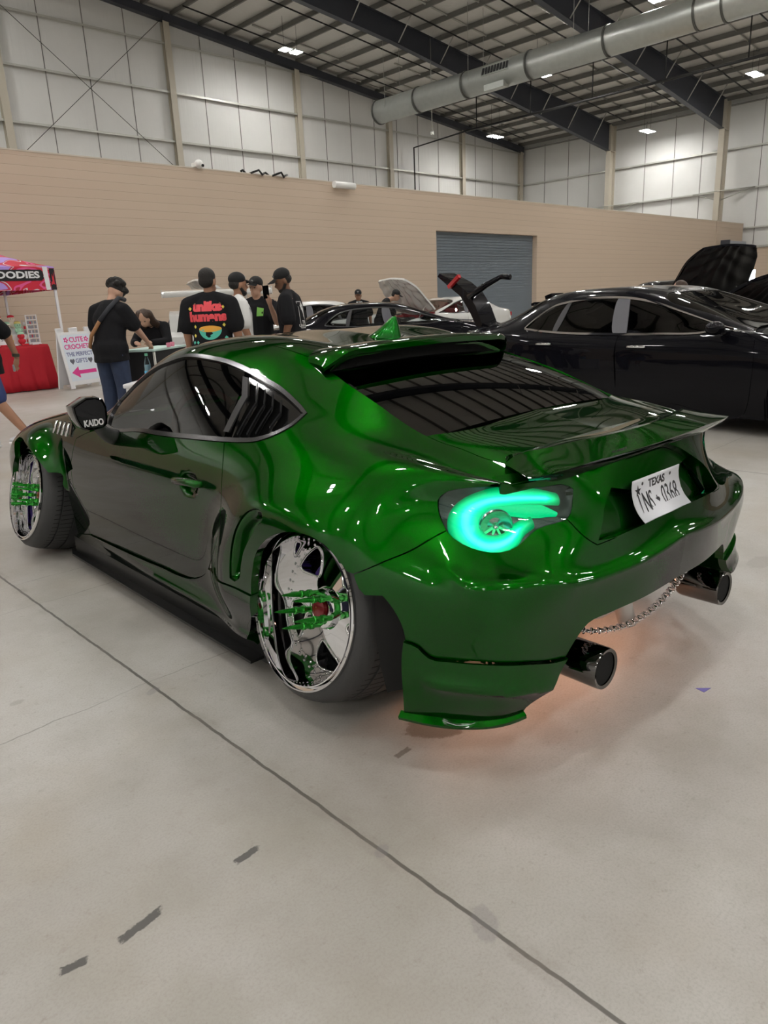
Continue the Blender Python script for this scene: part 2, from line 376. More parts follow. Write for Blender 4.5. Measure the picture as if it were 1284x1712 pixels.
# sprinkler branch lines run with the slope, their main runs along the hall
for y, x0, x1 in ((31.2, 18, 44.5), (27.8, 18, 45), (24.0, 14, 45.5), (20.2, 16, 45.5), (16.3, 20, 45.8), (12.5, 26, 46)):
    tag(cyl('sprinkler_branch_pipe', (x0, y, roof_z(x0)-.55), (x1, y, roof_z(x1)-.55), .035, M_PIPE, seg=8), kind='structure')
tag(cyl('sprinkler_main_pipe', (34.9, 28.55, 10.95), (34.9, 4, 10.95), .065, M_PIPE, seg=10), kind='structure')
for y in (27.8, 24.0, 20.2, 16.3, 12.5):
    tag(cyl('sprinkler_riser_pipe', (34.9, y, 10.95), (34.9, y, roof_z(34.9)-.55), .03, M_PIPE, seg=8), kind='structure')
tag(tube('sprinkler_drop_pipe', [(34.9, 28.55, 10.95), (34.9, 32.9, 10.75), (34.9, 32.9, 6.2)], .05, M_PIPE), kind='structure')
# ---- the tan block building inside the hall
YT = 16.55; ZT = 4.97
GD = (18.42, 24.75, 3.72)        # roller-door opening x0, x1, top
bm = bmesh.new()
def wbox(x0, x1, z0, z1, y0=YT, y1=YT+.3): bm_box(bm, ((x0+x1)/2, (y0+y1)/2, (z0+z1)/2), (x1-x0, y1-y0, z1-z0))
wbox(XW, GD[0], 0, ZT); wbox(GD[1], 42.9, 0, ZT); wbox(GD[0], GD[1], GD[2], ZT); wbox(42.96, 46.9, 3.35, ZT); wbox(42.96, 43.75, 0, 3.35); wbox(46.15, 46.9, 0, 3.35)
bmesh.ops.remove_doubles(bm, verts=bm.verts, dist=1e-5)
struct(obj('wall_inner', bm, M_BLOCK))
struct(box('wall_inner_end', (46.75, YT+2.5, ZT/2), (.3, 4.4, ZT), M_BLOCK))
struct(box('trim_1', ((XW+46.9)/2, YT+.15, ZT+.015), (46.9-XW, .32, .03), mat('wall_cap', (.62, .56, .47), .5)))
M_SHUT = mat('grey_roller_shutter', (.20, .235, .27), .45, .2, noise=.06, nscale=2)
def shutter(name, x0, x1, z1, y, m, n):
    bm = bmesh.new(); hh = z1/n
    for i in range(n):
        bm_box(bm, ((x0+x1)/2, y, hh*(i+.5)), (x1-x0, .03, hh*.86)); 
    bm_box(bm, ((x0+x1)/2, y+.015, z1/2), (x1-x0, .01, z1))
    return struct(obj(name, bm, m))
shutter('door_1', GD[0], GD[1], GD[2], YT+.24, M_SHUT, 36)
shutter('door_2', 43.85, 46.05, 3.25, YT-.02, mat('pale_roller_shutter', (.36, .40, .47), .45, .2), 30)
hd = empty('shutter_hood', (45, YT-.25, 3.3), 0, 'grey shutter hood box over the small roller door', 'shutter hood')
box('cover', (0, 0, .3), (2.5, .5, .6), mat('hood_grey', (.42, .45, .50), .4, .3), hd, bev=.02); box('end_plate', (-1.3, -.0, .32), (.1, .54, .66), M_STEEL, hd)
box('bracket', (1.15, -.05, -.12), (.5, .25, .12), M_STEEL, hd)
# tan wainscot of the east wall with the fire exit
bm = bmesh.new()
for y0, y1, z0, z1 in ((YS, DX[0], 0, 3.55), (DX[1], YT, 0, 3.55), (DX[0], DX[1], DX[2], 3.55)):
    if y1 > y0: bm_box(bm, (XE-.06, (y0+y1)/2, (z0+z1)/2), (.1, y1-y0, z1-z0))
struct(obj('wall_east_wainscot', bm, M_BLOCK))
struct(box('trim_2', (XE-.12, (YS+YT)/2, 3.62), (.2, YT-YS, .12), M_GALV))
struct(box('door_3', (XE+.12, (DX[0]+DX[1])/2, DX[2]/2), (.05, DX[1]-DX[0], DX[2]), mat('daylight_in_the_doorway', (.9, .95, 1), .5, emit=(.85, .95, 1), estr=5.)))
ex = empty('exit_sign', (XE-.15, 16.45, 2.72), PI/2, 'red lit exit sign over the bright doorway', 'exit sign')
box('housing', (0, 0, 0), (.36, .06, .24), mat('sign_white', (.8, .8, .78), .4), ex, bev=.01)
text('lettering', 'EXIT', .16, mat('exit_red', (.6, .02, .02), .4, emit=(1, .03, .05), estr=9), ex, Matrix.Translation((0, -.034, 0)) @ Matrix.Rotation(PI/2, 4, 'X') , bold=.006)
for s in (-1, 1):
    lathe('emergency_lamp', [(.0, 0), (.07, 0), (.07, .06), (.03, .1), (0, .1)], mat('sign_white'), ex, 16, 'Y').location = (s*.27, 0, .02)
# ---- lights
M_LED = mat('led_panel', (.9, .9, .85), .5, emit=(1, .975, .935), estr=LAMP)
M_LAMPB = mat('lamp_body', (.6, .6, .58), .4, .3)
def highbay(x, y, z, label, first=[None]):
    if first[0] is None:
        o = empty('high_bay_light', (x, y, z), 0)
        bm = bmesh.new()
        for s in (-1, 1): bm_box(bm, (s*.34, 0, .05), (.50, .55, .06), bev=.01)
        bm_box(bm, (0, 0, .09), (1.15, .12, .06))
        obj('housing', bm, M_LAMPB, o)
        for s in (-1, 1): box('diffuser', (s*.34, 0, .013), (.44, .48, .012), M_LED, o)
        for s in (-1, 1): cyl('hanger_rod', (s*.4, 0, .1), (s*.4, 0, 1.35), .008, M_PIPE, o, seg=6)
        first[0] = o
    else:
        src = first[0]; o = src.copy(); COL.objects.link(o)
        for ch in list(src.children):
            c = ch.copy(); c.parent = o; COL.objects.link(c)
        o.location = (x, y, z)
    for ch in o.children:
        if ch.name.startswith('hanger_rod'): ch.scale.z = (roof_z(x)-z-.02)/1.35
    return tag(o, label, 'ceiling light', 'high-bay lights under the roof')
for x, y, z, l in ((22.78, 29.6, 13.27, 'glowing high-bay light against the end-wall rafter, leftmost of the roof lights'), (39.09, 29.6, 11.25, 'glowing high-bay light low over the far corner of the block wall'),
                   (32.94, 22., 12.15, 'glowing high-bay light hanging just below the round duct'), (44.6, 22., 10.83, 'glowing high-bay light before the white east wall between two columns'),
                   (40.86, 14.4, 11.69, 'glowing high-bay light right of the big dark rafter by the frame edge')):
    highbay(x, y, z, l)
for y, xs in ((29.6, (5, -12)), (22., (20.5, 9, -2, -13, -24)), (14.4, (29.5, 18, 6.5, -5, -16, -27)), (6.8, (33, 22, 11, 0, -11, -22)), (-.8, (29, 18, 7, -4, -15, -26)), (-8.4, (33, 22, 11, 0, -11, -22)), (-16, (29, 18, 7, -4, -15, -26)), (-23.6, (22, 11, 0, -11, -22))):
    for x in xs: highbay(x, y, roof_z(x)-1.4, 'twin-panel high-bay light over the hall floor outside the view')
# ---- round duct
M_DUCT = mat('galvanised_spiral_duct', (.50, .52, .49), .38, .75, noise=.12, nscale=5)
du = empty('air_duct', (27.6, 28.5, 11.0), 0, 'long round galvanised air duct hung under the rafters', 'air duct')
bm = bmesh.new(); bm_cyl(bm, (0, 0, 0), (0, -34, 0), .56, seg=36); obj('pipe', bm, M_DUCT, du)
for y in (0, -2.9, -6.0, -9.6, -13.3, -16.9, -17.9, -20.5, -23.4):
    bm = bmesh.new(); bm_lathe(bm, [(.565, y-.05), (.60, y-.05), (.60, y+.03), (.565, y+.03)], 36, 'Y'); obj('flange_ring', bm, mat('duct_ring', (.10, .10, .09), .4, .5), du)
M_GRI = mat('grille_black', (.01, .01, .01), .6)
g_ = obj('vent_grille', (lambda bm: (bm_box(bm, (0, 0, 0), (.06, 1.5, .42), mi=0), [bm_box(bm, (-.035, -.66+.165*i, 0), (.03, .11, .30), mi=1) for i in range(9)], bm)[2])(bmesh.new()), [M_DUCT, M_GRI], du)
g_.location = (-.50, -8.0, .16); g_.rotation_euler = (0, .3, 0)
box('damper_box', (-.30, -7.9, -.50), (.4, 1.1, .25), M_DUCT, du)
for y in (-1, -6.5, -12, -19):
    for s in (-1, 1): cyl('hanger_wire', (s*.57, y, 0), (s*.57, y, roof_z(27.6)-11.1), .008, M_GALV, du, seg=5)
# hanging drop cord and a camera on the block wall
dc = empty('hanging_cord', (28.5, 25.6, 9.65), 0, 'thin pale drop cord hanging from the roof above the block wall', 'cord')
cyl('cable', (0, 0, 0), (0, 0, 4.3), .02, M_GALV, dc, seg=6); box('plug', (0, 0, -.06), (.14, .1, .14), M_GALV, dc)
cc = empty('security_camera', (8.93, YT-.1, ZT+.1), 0, 'small white camera on top of the tan block wall', 'security camera')
box('bracket', (0, .1, 0), (.14, .3, .10), mat('sign_white'), cc); bm = bmesh.new(); bmesh.ops.create_uvsphere(bm, u_segments=16, v_segments=10, radius=.11); obj('dome', bm, mat('sign_white'), cc, 180); cyl('lens', (.04, -.06, -.03), (.06, -.12, -.05), .035, M_DARK, cc)
wl = empty('wall_lamp', (14.0, YT-.05, ZT-.08), 0, 'white tube-shaped wall lamp at the block wall top', 'wall lamp')
cyl('body', (-.42, -.10, 0), (.42, -.10, 0), .10, mat('sign_white'), wl); box('arm', (-.2, 0, -.02), (.06, .3, .05), M_GALV, wl)
tag(tube('cable_coil', [(10.3+.13*i+.0, YT-.02+.12*math.sin(i*1.1), ZT+.05+.06*math.sin(i*2.1)) for i in range(14)], .03, M_PIPE), 'black cable lying coiled along the block wall top', 'cable')

# ---------------------------------------------------------------- coupe body surface
# hoops from nose to tail (car axes: +Y forward, half width positive), 11 points from sill to roof centre
HOOPS = [
 [(.60,3.30,.16),(.62,3.30,.24),(.64,3.30,.34),(.66,3.30,.44),(.64,3.28,.53),(.58,3.25,.60),(.50,3.27,.625),(.40,3.30,.635),(.32,3.32,.64),(.16,3.35,.645),(0,3.36,.645)],
 [(.80,2.95,.15),(.82,2.95,.24),(.835,2.95,.36),(.835,2.95,.50),(.81,2.95,.625),(.73,2.94,.705),(.61,2.96,.72),(.48,2.98,.69),(.38,3.0,.695),(.19,3.03,.70),(0,3.04,.70)],
 [(.835,2.57,.15),(.85,2.57,.25),(.865,2.57,.39),(.868,2.57,.56),(.85,2.57,.70),(.77,2.57,.79),(.65,2.59,.795),(.52,2.62,.77),(.40,2.64,.74),(.20,2.67,.75),(0,2.68,.75)],
 [(.845,2.2,.15),(.862,2.2,.25),(.875,2.2,.42),(.873,2.2,.60),(.86,2.2,.745),(.80,2.2,.845),(.68,2.22,.855),(.55,2.25,.825),(.42,2.28,.79),(.21,2.31,.80),(0,2.32,.80)],
 [(.85,1.85,.15),(.866,1.85,.25),(.880,1.85,.42),(.876,1.85,.59),(.857,1.85,.745),(.807,1.85,.845),(.755,1.865,.862),(.70,1.88,.866),(.64,1.91,.862),(.34,2.03,.85),(0,2.07,.85)],
 [(.85,1.5,.15),(.867,1.5,.25),(.883,1.5,.42),(.879,1.5,.59),(.861,1.5,.74),(.806,1.5,.846),(.735,1.5,.955),(.655,1.50,1.06),(.60,1.515,1.10),(.32,1.61,1.085),(0,1.64,1.08)],
 [(.85,1.12,.15),(.868,1.12,.25),(.886,1.12,.42),(.883,1.12,.59),(.864,1.12,.745),(.801,1.12,.862),(.715,1.12,1.02),(.615,1.13,1.165),(.545,1.15,1.205),(.29,1.20,1.222),(0,1.22,1.225)],
 [(.85,.80,.15),(.869,.80,.25),(.889,.80,.42),(.888,.80,.59),(.870,.80,.75),(.800,.80,.874),(.708,.81,1.02),(.606,.82,1.15),(.515,.84,1.212),(.28,.86,1.233),(0,.87,1.238)],
 [(.85,.50,.15),(.871,.50,.25),(.893,.50,.42),(.894,.50,.60),(.876,.50,.762),(.800,.50,.884),(.705,.52,.995),(.60,.54,1.10),(.515,.56,1.178),(.28,.585,1.212),(0,.60,1.218)],
 [(.85,.20,.15),(.872,.20,.25),(.897,.20,.43),(.899,.20,.615),(.880,.20,.775),(.796,.20,.895),(.700,.225,.975),(.597,.26,1.055),(.500,.30,1.122),(.27,.30,1.166),(0,.30,1.176)],
 [(.85,-.10,.15),(.872,-.10,.25),(.897,-.10,.43),(.899,-.10,.62),(.875,-.10,.785),(.777,-.10,.895),(.690,-.07,.938),(.605,-.03,.99),(.523,-.01,1.04),(.275,-.02,1.078),(0,-.03,1.086)],
 [(.85,-.33,.15),(.868,-.34,.25),(.89,-.345,.43),(.888,-.35,.62),(.848,-.315,.785),(.745,-.33,.885),(.675,-.32,.902),(.605,-.285,.921),(.545,-.25,.945),(.28,-.255,.957),(0,-.256,.960)],
 [(.84,-.45,.16),(.855,-.47,.25),(.87,-.49,.43),(.858,-.50,.62),(.78,-.395,.775),(.702,-.462,.868),(.65,-.475,.876),(.595,-.455,.888),(.535,-.43,.909),(.28,-.425,.926),(0,-.425,.930)],
 [(.79,-.55,.17),(.81,-.58,.25),(.82,-.615,.43),(.80,-.63,.61),(.70,-.512,.765),(.635,-.582,.852),(.605,-.618,.854),(.563,-.645,.857),(.51,-.668,.861),(.27,-.694,.870),(0,-.700,.875)],
]
# rear fascia continues the lower six rows round the corner
FASC = [
 [(.70,-.65,.17),(.73,-.685,.25),(.735,-.715,.43),(.70,-.725,.60),(.57,-.636,.748),(.545,-.656,.858)],
 [(.50,-.73,.17),(.52,-.75,.25),(.52,-.775,.43),(.49,-.780,.59),(.40,-.742,.735),(.41,-.682,.865)],
 [(.25,-.78,.17),(.26,-.80,.25),(.26,-.820,.43),(.245,-.822,.58),(.24,-.772,.725),(.21,-.697,.871)],
 [(0,-.79,.17),(0,-.81,.25),(0,-.832,.43),(0,-.835,.578),(0,-.776,.722),(0,-.701,.875)],
]
NH = len(HOOPS); NS = NH + len(FASC)
G_ = np.zeros((NS, 11, 3))
G_[:NH] = HOOPS
G_[NH:, :6] = FASC
G_[..., 0] *= -1
def _knots(d): return np.concatenate([[0], np.cumsum(d)])
UK = _knots(np.linalg.norm(np.diff(G_[:, 1:6], axis=0), axis=2).mean(1))
VK = _knots(np.linalg.norm(np.diff(G_[4:NH-2], axis=1), axis=2).mean(0))
def cardinal(K, x, sym_end=False, sym_start=False):
    """weights of the natural cubic spline through knots K, evaluated at x"""
    n = len(K); hh = np.diff(K)
    A = np.zeros((n, n)); B = np.zeros((n, n))
    A[0, 0] = A[-1, -1] = 1
    for i in range(1, n-1):
        A[i, i-1] = hh[i-1]; A[i, i] = 2*(hh[i-1]+hh[i]); A[i, i+1] = hh[i]
        B[i, i-1] = 6/hh[i-1]; B[i, i] = -6/hh[i-1]-6/hh[i]; B[i, i+1] = 6/hh[i]
    if sym_end:
        A[-1, -2] = hh[-1]; A[-1, -1] = 2*hh[-1]; B[-1, -2] = 6/hh[-1]; B[-1, -1] = -6/hh[-1]
    S = np.linalg.solve(A, B)
    x = np.asarray(x, float)
    k = np.clip(np.searchsorted(K, x)-1, 0, n-2)
    t = x-K[k]; q = hh[k]; s = q-t
    W = np.zeros((len(x), n)); r = np.arange(len(x))
    W[r, k] += s/q; W[r, k+1] += t/q
    W += S[k]*((s**3/q-q*s)/6)[:, None]+S[k+1]*((t**3/q-q*t)/6)[:, None]
    return W
UH = UK[NH-1]
def sstep(a, b, x):
    t = np.clip((x-a)/(b-a), 0, 1); return t*t*(3-2*t)
def base_surf(u, v):
    u = np.asarray(u, float); v = np.asarray(v, float)
    Wl = cardinal(UK, u); Wh = cardinal(UK[:NH], np.minimum(u, UH))
    low = np.einsum('ni,ijk->njk', Wl, G_[:, :6])
    low_is = np.einsum('ni,ijk->njk', Wh, G_[:NH, 6:])
    full = np.concatenate([low, low_is], 1)
    a = np.einsum('nj,njk->nk', cardinal(VK, v), full)
    b = np.einsum('nj,njk->nk', cardinal(VK[:6], np.minimum(v, VK[5])), low)
    w = (sstep(UK[NH-3], UH, u)*(v <= VK[5]))[:, None]
    return a*(1-w)+b*w
WHEELS = {'rear': (0.03, .335), 'front': (2.60, .335)}
def bump(d, w): return np.exp(-(d/w)**2)
def car_surf(u, v):
    P = base_surf(u, v)
    y, z = P[:, 1], P[:, 2]
    side = sstep(.55, .80, -P[:, 0])
    # wide rear arch
    cy, cz = WHEELS['rear']; R = .355
    r = np.hypot(y-cy, (z-cz)*1.0)
    f = np.where(r < R, 1, np.exp(-(np.maximum(r-R, 0)/np.where(y > cy, .15, .17))**2))
    f = f*np.where((y < cy), sstep(-.80, -.35, y)*.85+.15*(y > -.8), 1)*sstep(.02, .40, np.where(y > cy, z, .5))
    P[:, 0] -= .075*f*side*(1-sstep(.72, .95, z))
    # wide front arch, cut off behind the wheel
    cy, cz = WHEELS['front']; R = .355
    r = np.hypot(y-cy, z-cz)
    f = np.where(r < R, 1, np.exp(-(np.maximum(r-R, 0)/.12)**2))*sstep(2.13, 2.19, y)*sstep(.44, .48, np.where(y < cy, z, .6))
    P[:, 0] -= .10*f*side*(1-sstep(.76, .88, z))
    return P
def car_norm(u, v, e=2e-3):
    du = car_surf(u+e, v)-car_surf(u-e, v); dv = car_surf(u, v+e)-car_surf(u, v-e)
    n = np.cross(dv, du)
    return n/np.maximum(np.linalg.norm(n, axis=1), 1e-9)[:, None]

# panel outlines on the body surface
PX = {
 'door_bottom': [(2.7273, 0.2401), (2.696, 0.2115), (2.6433, 0.1792), (2.5849, 0.1539), (2.5185, 0.1351), (2.4103, 0.1224), (2.2682, 0.1199), (2.1104, 0.1125), (1.7705, 0.099), (1.3813, 0.0848)],
 'door_rear': [(2.7878, 0.7507), (2.8425, 0.6807), (2.8807, 0.6173), (2.9148, 0.516), (2.9139, 0.4328), (2.847, 0.3509), (2.7649, 0.2779)],
 'door_front': [(1.3813, 0.0848), (1.383, 0.1311), (1.3585, 0.1954), (1.335, 0.2535), (1.2991, 0.3132), (1.2973, 0.4532), (1.3388, 0.5271), (1.3915, 0.6198)],
 'door_top': [(1.3915, 0.6198), (1.5383, 0.6768), (1.7384, 0.7286)],
 'dlo_bot': [(1.6982, 0.7426), (1.7513, 0.7304), (2.0452, 0.7404), (2.3036, 0.7373), (2.5899, 0.7418), (2.7957, 0.7469), (2.8931, 0.7514), (3.0008, 0.7635), (3.0838, 0.7944), (3.1468, 0.8459), (3.1794, 0.9154)],
 'dlo_top': [(3.1319, 0.9368), (3.0582, 0.9597), (2.9562, 0.9836), (2.8483, 0.9952), (2.6999, 1.0062), (2.5483, 1.0089), (2.4114, 1.006), (2.2063, 1.0091), (2.0732, 1.0053), (1.9379, 1.0183), (1.8222, 1.0299), (1.7377, 1.0322), (1.6613, 0.9876), (1.6619, 0.8438)],
 'dlo_div': [(2.7086, 0.9985), (2.7257, 0.9505), (2.7436, 0.8817), (2.7544, 0.8248), (2.7819, 0.7525)],
 'ditch': [(2.4557, 1.1313), (2.5925, 1.1194), (2.751, 1.1209), (2.947, 1.1234), (3.0735, 1.1208), (3.1577, 1.102)],
 'glassL': [(3.1667, 1.0999), (3.2872, 1.0804), (3.4174, 1.0745), (3.5286, 1.0784), (3.6007, 1.0839), (3.6868, 1.089)],
 'trunkL': [(3.6857, 1.0897), (3.7462, 1.0885), (3.7838, 1.093), (3.857, 1.0853), (3.8879, 1.1), (3.9179, 1.0689), (3.9483, 1.0247), (4.0874, 0.7271)],
 'glassbot': [(3.6857, 1.0897), (3.7253, 1.1931), (3.7008, 1.4667), (3.6987, 1.6658)],
 'tail': [(3.8801, 0.6744), (3.8994, 0.6397), (3.918, 0.6041), (3.9316, 0.5761), (3.948, 0.5595), (3.9709, 0.5471), (3.9994, 0.5391), (4.0286, 0.5359), (4.06, 0.5397), (4.0836, 0.5494), (4.1014, 0.563), (4.1162, 0.5786), (4.1359, 0.5934), (4.175, 0.6051), (4.2164, 0.6148), (4.2274, 0.6277), (4.2479, 0.6705), (4.2684, 0.7013), (4.2514, 0.7106), (4.1233, 0.7222), (4.0163, 0.7377), (3.9309, 0.7377), (3.896, 0.7225), (3.8784, 0.7018)],
 'seamFB': [(3.6663, 0.4514), (3.6957, 0.4653), (3.7435, 0.4884), (3.8326, 0.5241), (3.9316, 0.5761)],
 'arch': [(3.1561, 0.2509), (3.1686, 0.3074), (3.185, 0.3484), (3.2151, 0.4134), (3.262, 0.4584), (3.3083, 0.4887), (3.3538, 0.5086), (3.3961, 0.5211), (3.4514, 0.53), (3.5164, 0.5288), (3.576, 0.5116), (3.6325, 0.4704), (3.6574, 0.4503), (3.6663, 0.4514)],
 'archr': [(3.6663, 0.4514), (3.68, 0.4173), (3.6996, 0.3993), (3.7392, 0.403), (3.7583, 0.3817), (3.7834, 0.3471), (3.8004, 0.3152), (3.8133, 0.2726), (3.8171, 0.1805), (3.8099, 0.0526)],
 'crease': [(3.9161, 0.4814), (3.9541, 0.4605), (4.0334, 0.466), (4.1588, 0.4624), (4.2579, 0.446), (4.3288, 0.4419), (4.4211, 0.4487), (4.7391, 0.4828)],
 'spatline': [(3.8081, 0.288), (3.841, 0.2798), (3.8795, 0.2498), (3.9494, 0.2467), (4.0551, 0.2446), (4.1588, 0.2291), (4.256, 0.2033), (4.2867, 0.199)],
 'spatbot': [(3.8099, 0.0499), (3.8944, 0.03), (3.9714, 0.0075), (4.0247, 0.0023), (4.0928, 0.0162), (4.1619, 0.0084)],
 'bumpbot': [(4.1619, 0.0084), (4.1747, 0.0789), (4.2188, 0.1164), (4.2565, 0.1556), (4.2906, 0.1993), (4.3147, 0.2419), (4.3488, 0.2807), (4.4288, 0.2909), (4.5788, 0.296), (4.7795, 0.3043)],
 'lidside': [(4.2164, 0.6148), (4.258, 0.5786), (4.3003, 0.553), (4.3376, 0.5362)],
 'lidbot': [(4.3376, 0.5362), (4.4618, 0.5515), (4.6781, 0.5625)],
 'recess': [(4.6065, 0.7352), (4.5493, 0.719), (4.4818, 0.6854), (4.3802, 0.623), (4.3418, 0.5491)],
 'front_arch': [(0.6449, 0.6054), (0.7061, 0.6267), (0.9039, 0.5633), (0.9931, 0.5064), (1.0625, 0.4522), (1.1197, 0.4023)],
 'front_shelf': [(1.1197, 0.4023), (1.1786, 0.3975), (1.1816, 0.3027), (1.1966, 0.1818), (1.1608, 0.0381)],
 'handle': [(2.486, 0.5907), (2.7384, 0.6014), (2.755, 0.5622), (2.4996, 0.5579)],
 'vent': [(3.0224, 0.2936), (3.0375, 0.3537), (3.0701, 0.4339), (3.1233, 0.5085), (3.1722, 0.5496), (3.2233, 0.5665), (3.2611, 0.5592), (3.2703, 0.5419), (3.2429, 0.5143), (3.1879, 0.4646), (3.135, 0.4038), (3.1092, 0.3508), (3.0916, 0.3088), (3.0535, 0.2872)],
 'sill_seam': [(2.7181, 0.2211), (2.8742, 0.2545), (3.0297, 0.2636), (3.1592, 0.2604)],
 'tail_side': [(3.9316, 0.5761), (3.918, 0.6041), (3.8994, 0.6397), (3.8801, 0.6744), (3.8784, 0.7018), (3.896, 0.7225), (3.9309, 0.7377), (4.0163, 0.7377), (4.0874, 0.7271)],
 'tail_bottom': [(3.9316, 0.5761), (3.948, 0.5595), (3.9709, 0.5471), (3.9994, 0.5391), (4.0286, 0.5359), (4.06, 0.5397), (4.0836, 0.5494), (4.1014, 0.563), (4.1162, 0.5786), (4.1359, 0.5934), (4.175, 0.6051), (4.2164, 0.6148)],
 'tail_top': [(4.0874, 0.7271), (4.1233, 0.7222), (4.2514, 0.7106), (4.2684, 0.7013)],
 'tail_inner': [(4.2684, 0.7013), (4.2479, 0.6705), (4.2274, 0.6277), (4.2164, 0.6148)],
 'trunkA': [(3.6857, 1.0897), (3.7462, 1.0885), (3.7838, 1.093), (3.857, 1.0853), (3.8879, 1.1), (3.9179, 1.0689)],
 'trunkB': [(3.9483, 1.0247)],
 'blades': [(2.749, 0.9725), (2.8083, 0.9093), (2.7966, 0.7808), (2.8157, 0.9691), (2.8737, 0.903), (2.8539, 0.7815), (2.882, 0.9568), (2.927, 0.901), (2.9156, 0.7863), (2.9454, 0.9464), (2.9794, 0.9025), (2.9671, 0.7945), (3.0097, 0.9346), (3.0433, 0.8898), (3.0303, 0.8246)],
 'guide': [(4.2095, 0.6737), (4.1321, 0.679), (4.0524, 0.6766), (4.0036, 0.6667), (3.9788, 0.6448), (3.9751, 0.6066), (3.9858, 0.5735), (4.0138, 0.557), (4.0465, 0.5589), (4.076, 0.5738), (4.0949, 0.5982), (4.1255, 0.6165)],
 'guide2': [(4.0118, 0.6448), (4.061, 0.6472), (4.1154, 0.6429), (4.1643, 0.6395), (4.1956, 0.633)],
 'lamp_c': [(4.04, 0.6097)],
 'skirt_end': [(3.1592, 0.2604), (3.1176, 0.1689), (3.0179, 0.0525)],
}

# ---------------------------------------------------------------- panel builder: cut panels out of a body surface
def smooth_line(pts, step=.02):
    p = np.array(pts, float)
    if len(p) < 3:
        n = max(2, int(np.linalg.norm(p[1]-p[0])/step)+1)
        return p[0]+(p[1]-p[0])*np.linspace(0, 1, n)[:, None]
    K = np.concatenate([[0], np.cumsum(np.maximum(np.linalg.norm(np.diff(p, axis=0), axis=1), 1e-5))])
    n = max(len(p), int(K[-1]/step)+1)
    # Catmull-Rom, so the traced line does not overshoot
    x = np.linspace(0, K[-1], n); k = np.clip(np.searchsorted(K, x, 'right')-1, 0, len(p)-2)
    m = np.gradient(p, K, axis=0); hh = (K[k+1]-K[k])[:, None]; t = ((x-K[k])/(K[k+1]-K[k]))[:, None]
    return (2*t**3-3*t**2+1)*p[k]+(t**3-2*t**2+t)*hh*m[k]+(-2*t**3+3*t**2)*p[k+1]+(t**3-t**2)*hh*m[k+1]
def loop_of(*segs, step=.02):
    out = []
    for s in segs:
        s = np.array(s, float)
        q = smooth_line(s, step) if len(s) > 2 else s
        out += [tuple(v) for v in q]
    # straight fill between segments, drop doubles
    res = []
    for i, a in enumerate(out):
        b = out[(i+1) % len(out)]; d = math.dist(a, b)
        if d < 1e-4: continue
        n = max(1, int(d/step)); res += [(a[0]+(b[0]-a[0])*k/n, a[1]+(b[1]-a[1])*k/n) for k in range(n)]
    return np.array(res)
def inside(poly, q):
    x, y = q[:, 0], q[:, 1]; r = np.zeros(len(q), bool); a = poly; b = np.roll(poly, -1, 0)
    for (x0, y0), (x1, y1) in zip(a, b):
        if y0 == y1: continue
        c = ((y0 > y) != (y1 > y)) & (x < (x1-x0)*(y-y0)/(y1-y0)+x0); r ^= c
    return r
def seg_dist(poly, q):
    d = np.full(len(q), 9.); a = poly; b = np.roll(poly, -1, 0)
    for p0, p1 in zip(a, b):
        e = p1-p0; L2 = max(e@e, 1e-12); t = np.clip(((q-p0)@e)/L2, 0, 1); d = np.minimum(d, np.linalg.norm(q-p0-t[:, None]*e, axis=1))
    return d
def shrink(lp, g):
    if g == 0: return lp
    area = .5*np.sum(lp[:, 0]*np.roll(lp[:, 1], -1)-np.roll(lp[:, 0], -1)*lp[:, 1]); s = 1 if area > 0 else -1
    t = np.roll(lp, -1, 0)-np.roll(lp, 1, 0); t /= np.maximum(np.linalg.norm(t, axis=1), 1e-9)[:, None]
    return lp+g*s*np.stack([-t[:, 1], t[:, 0]], 1)
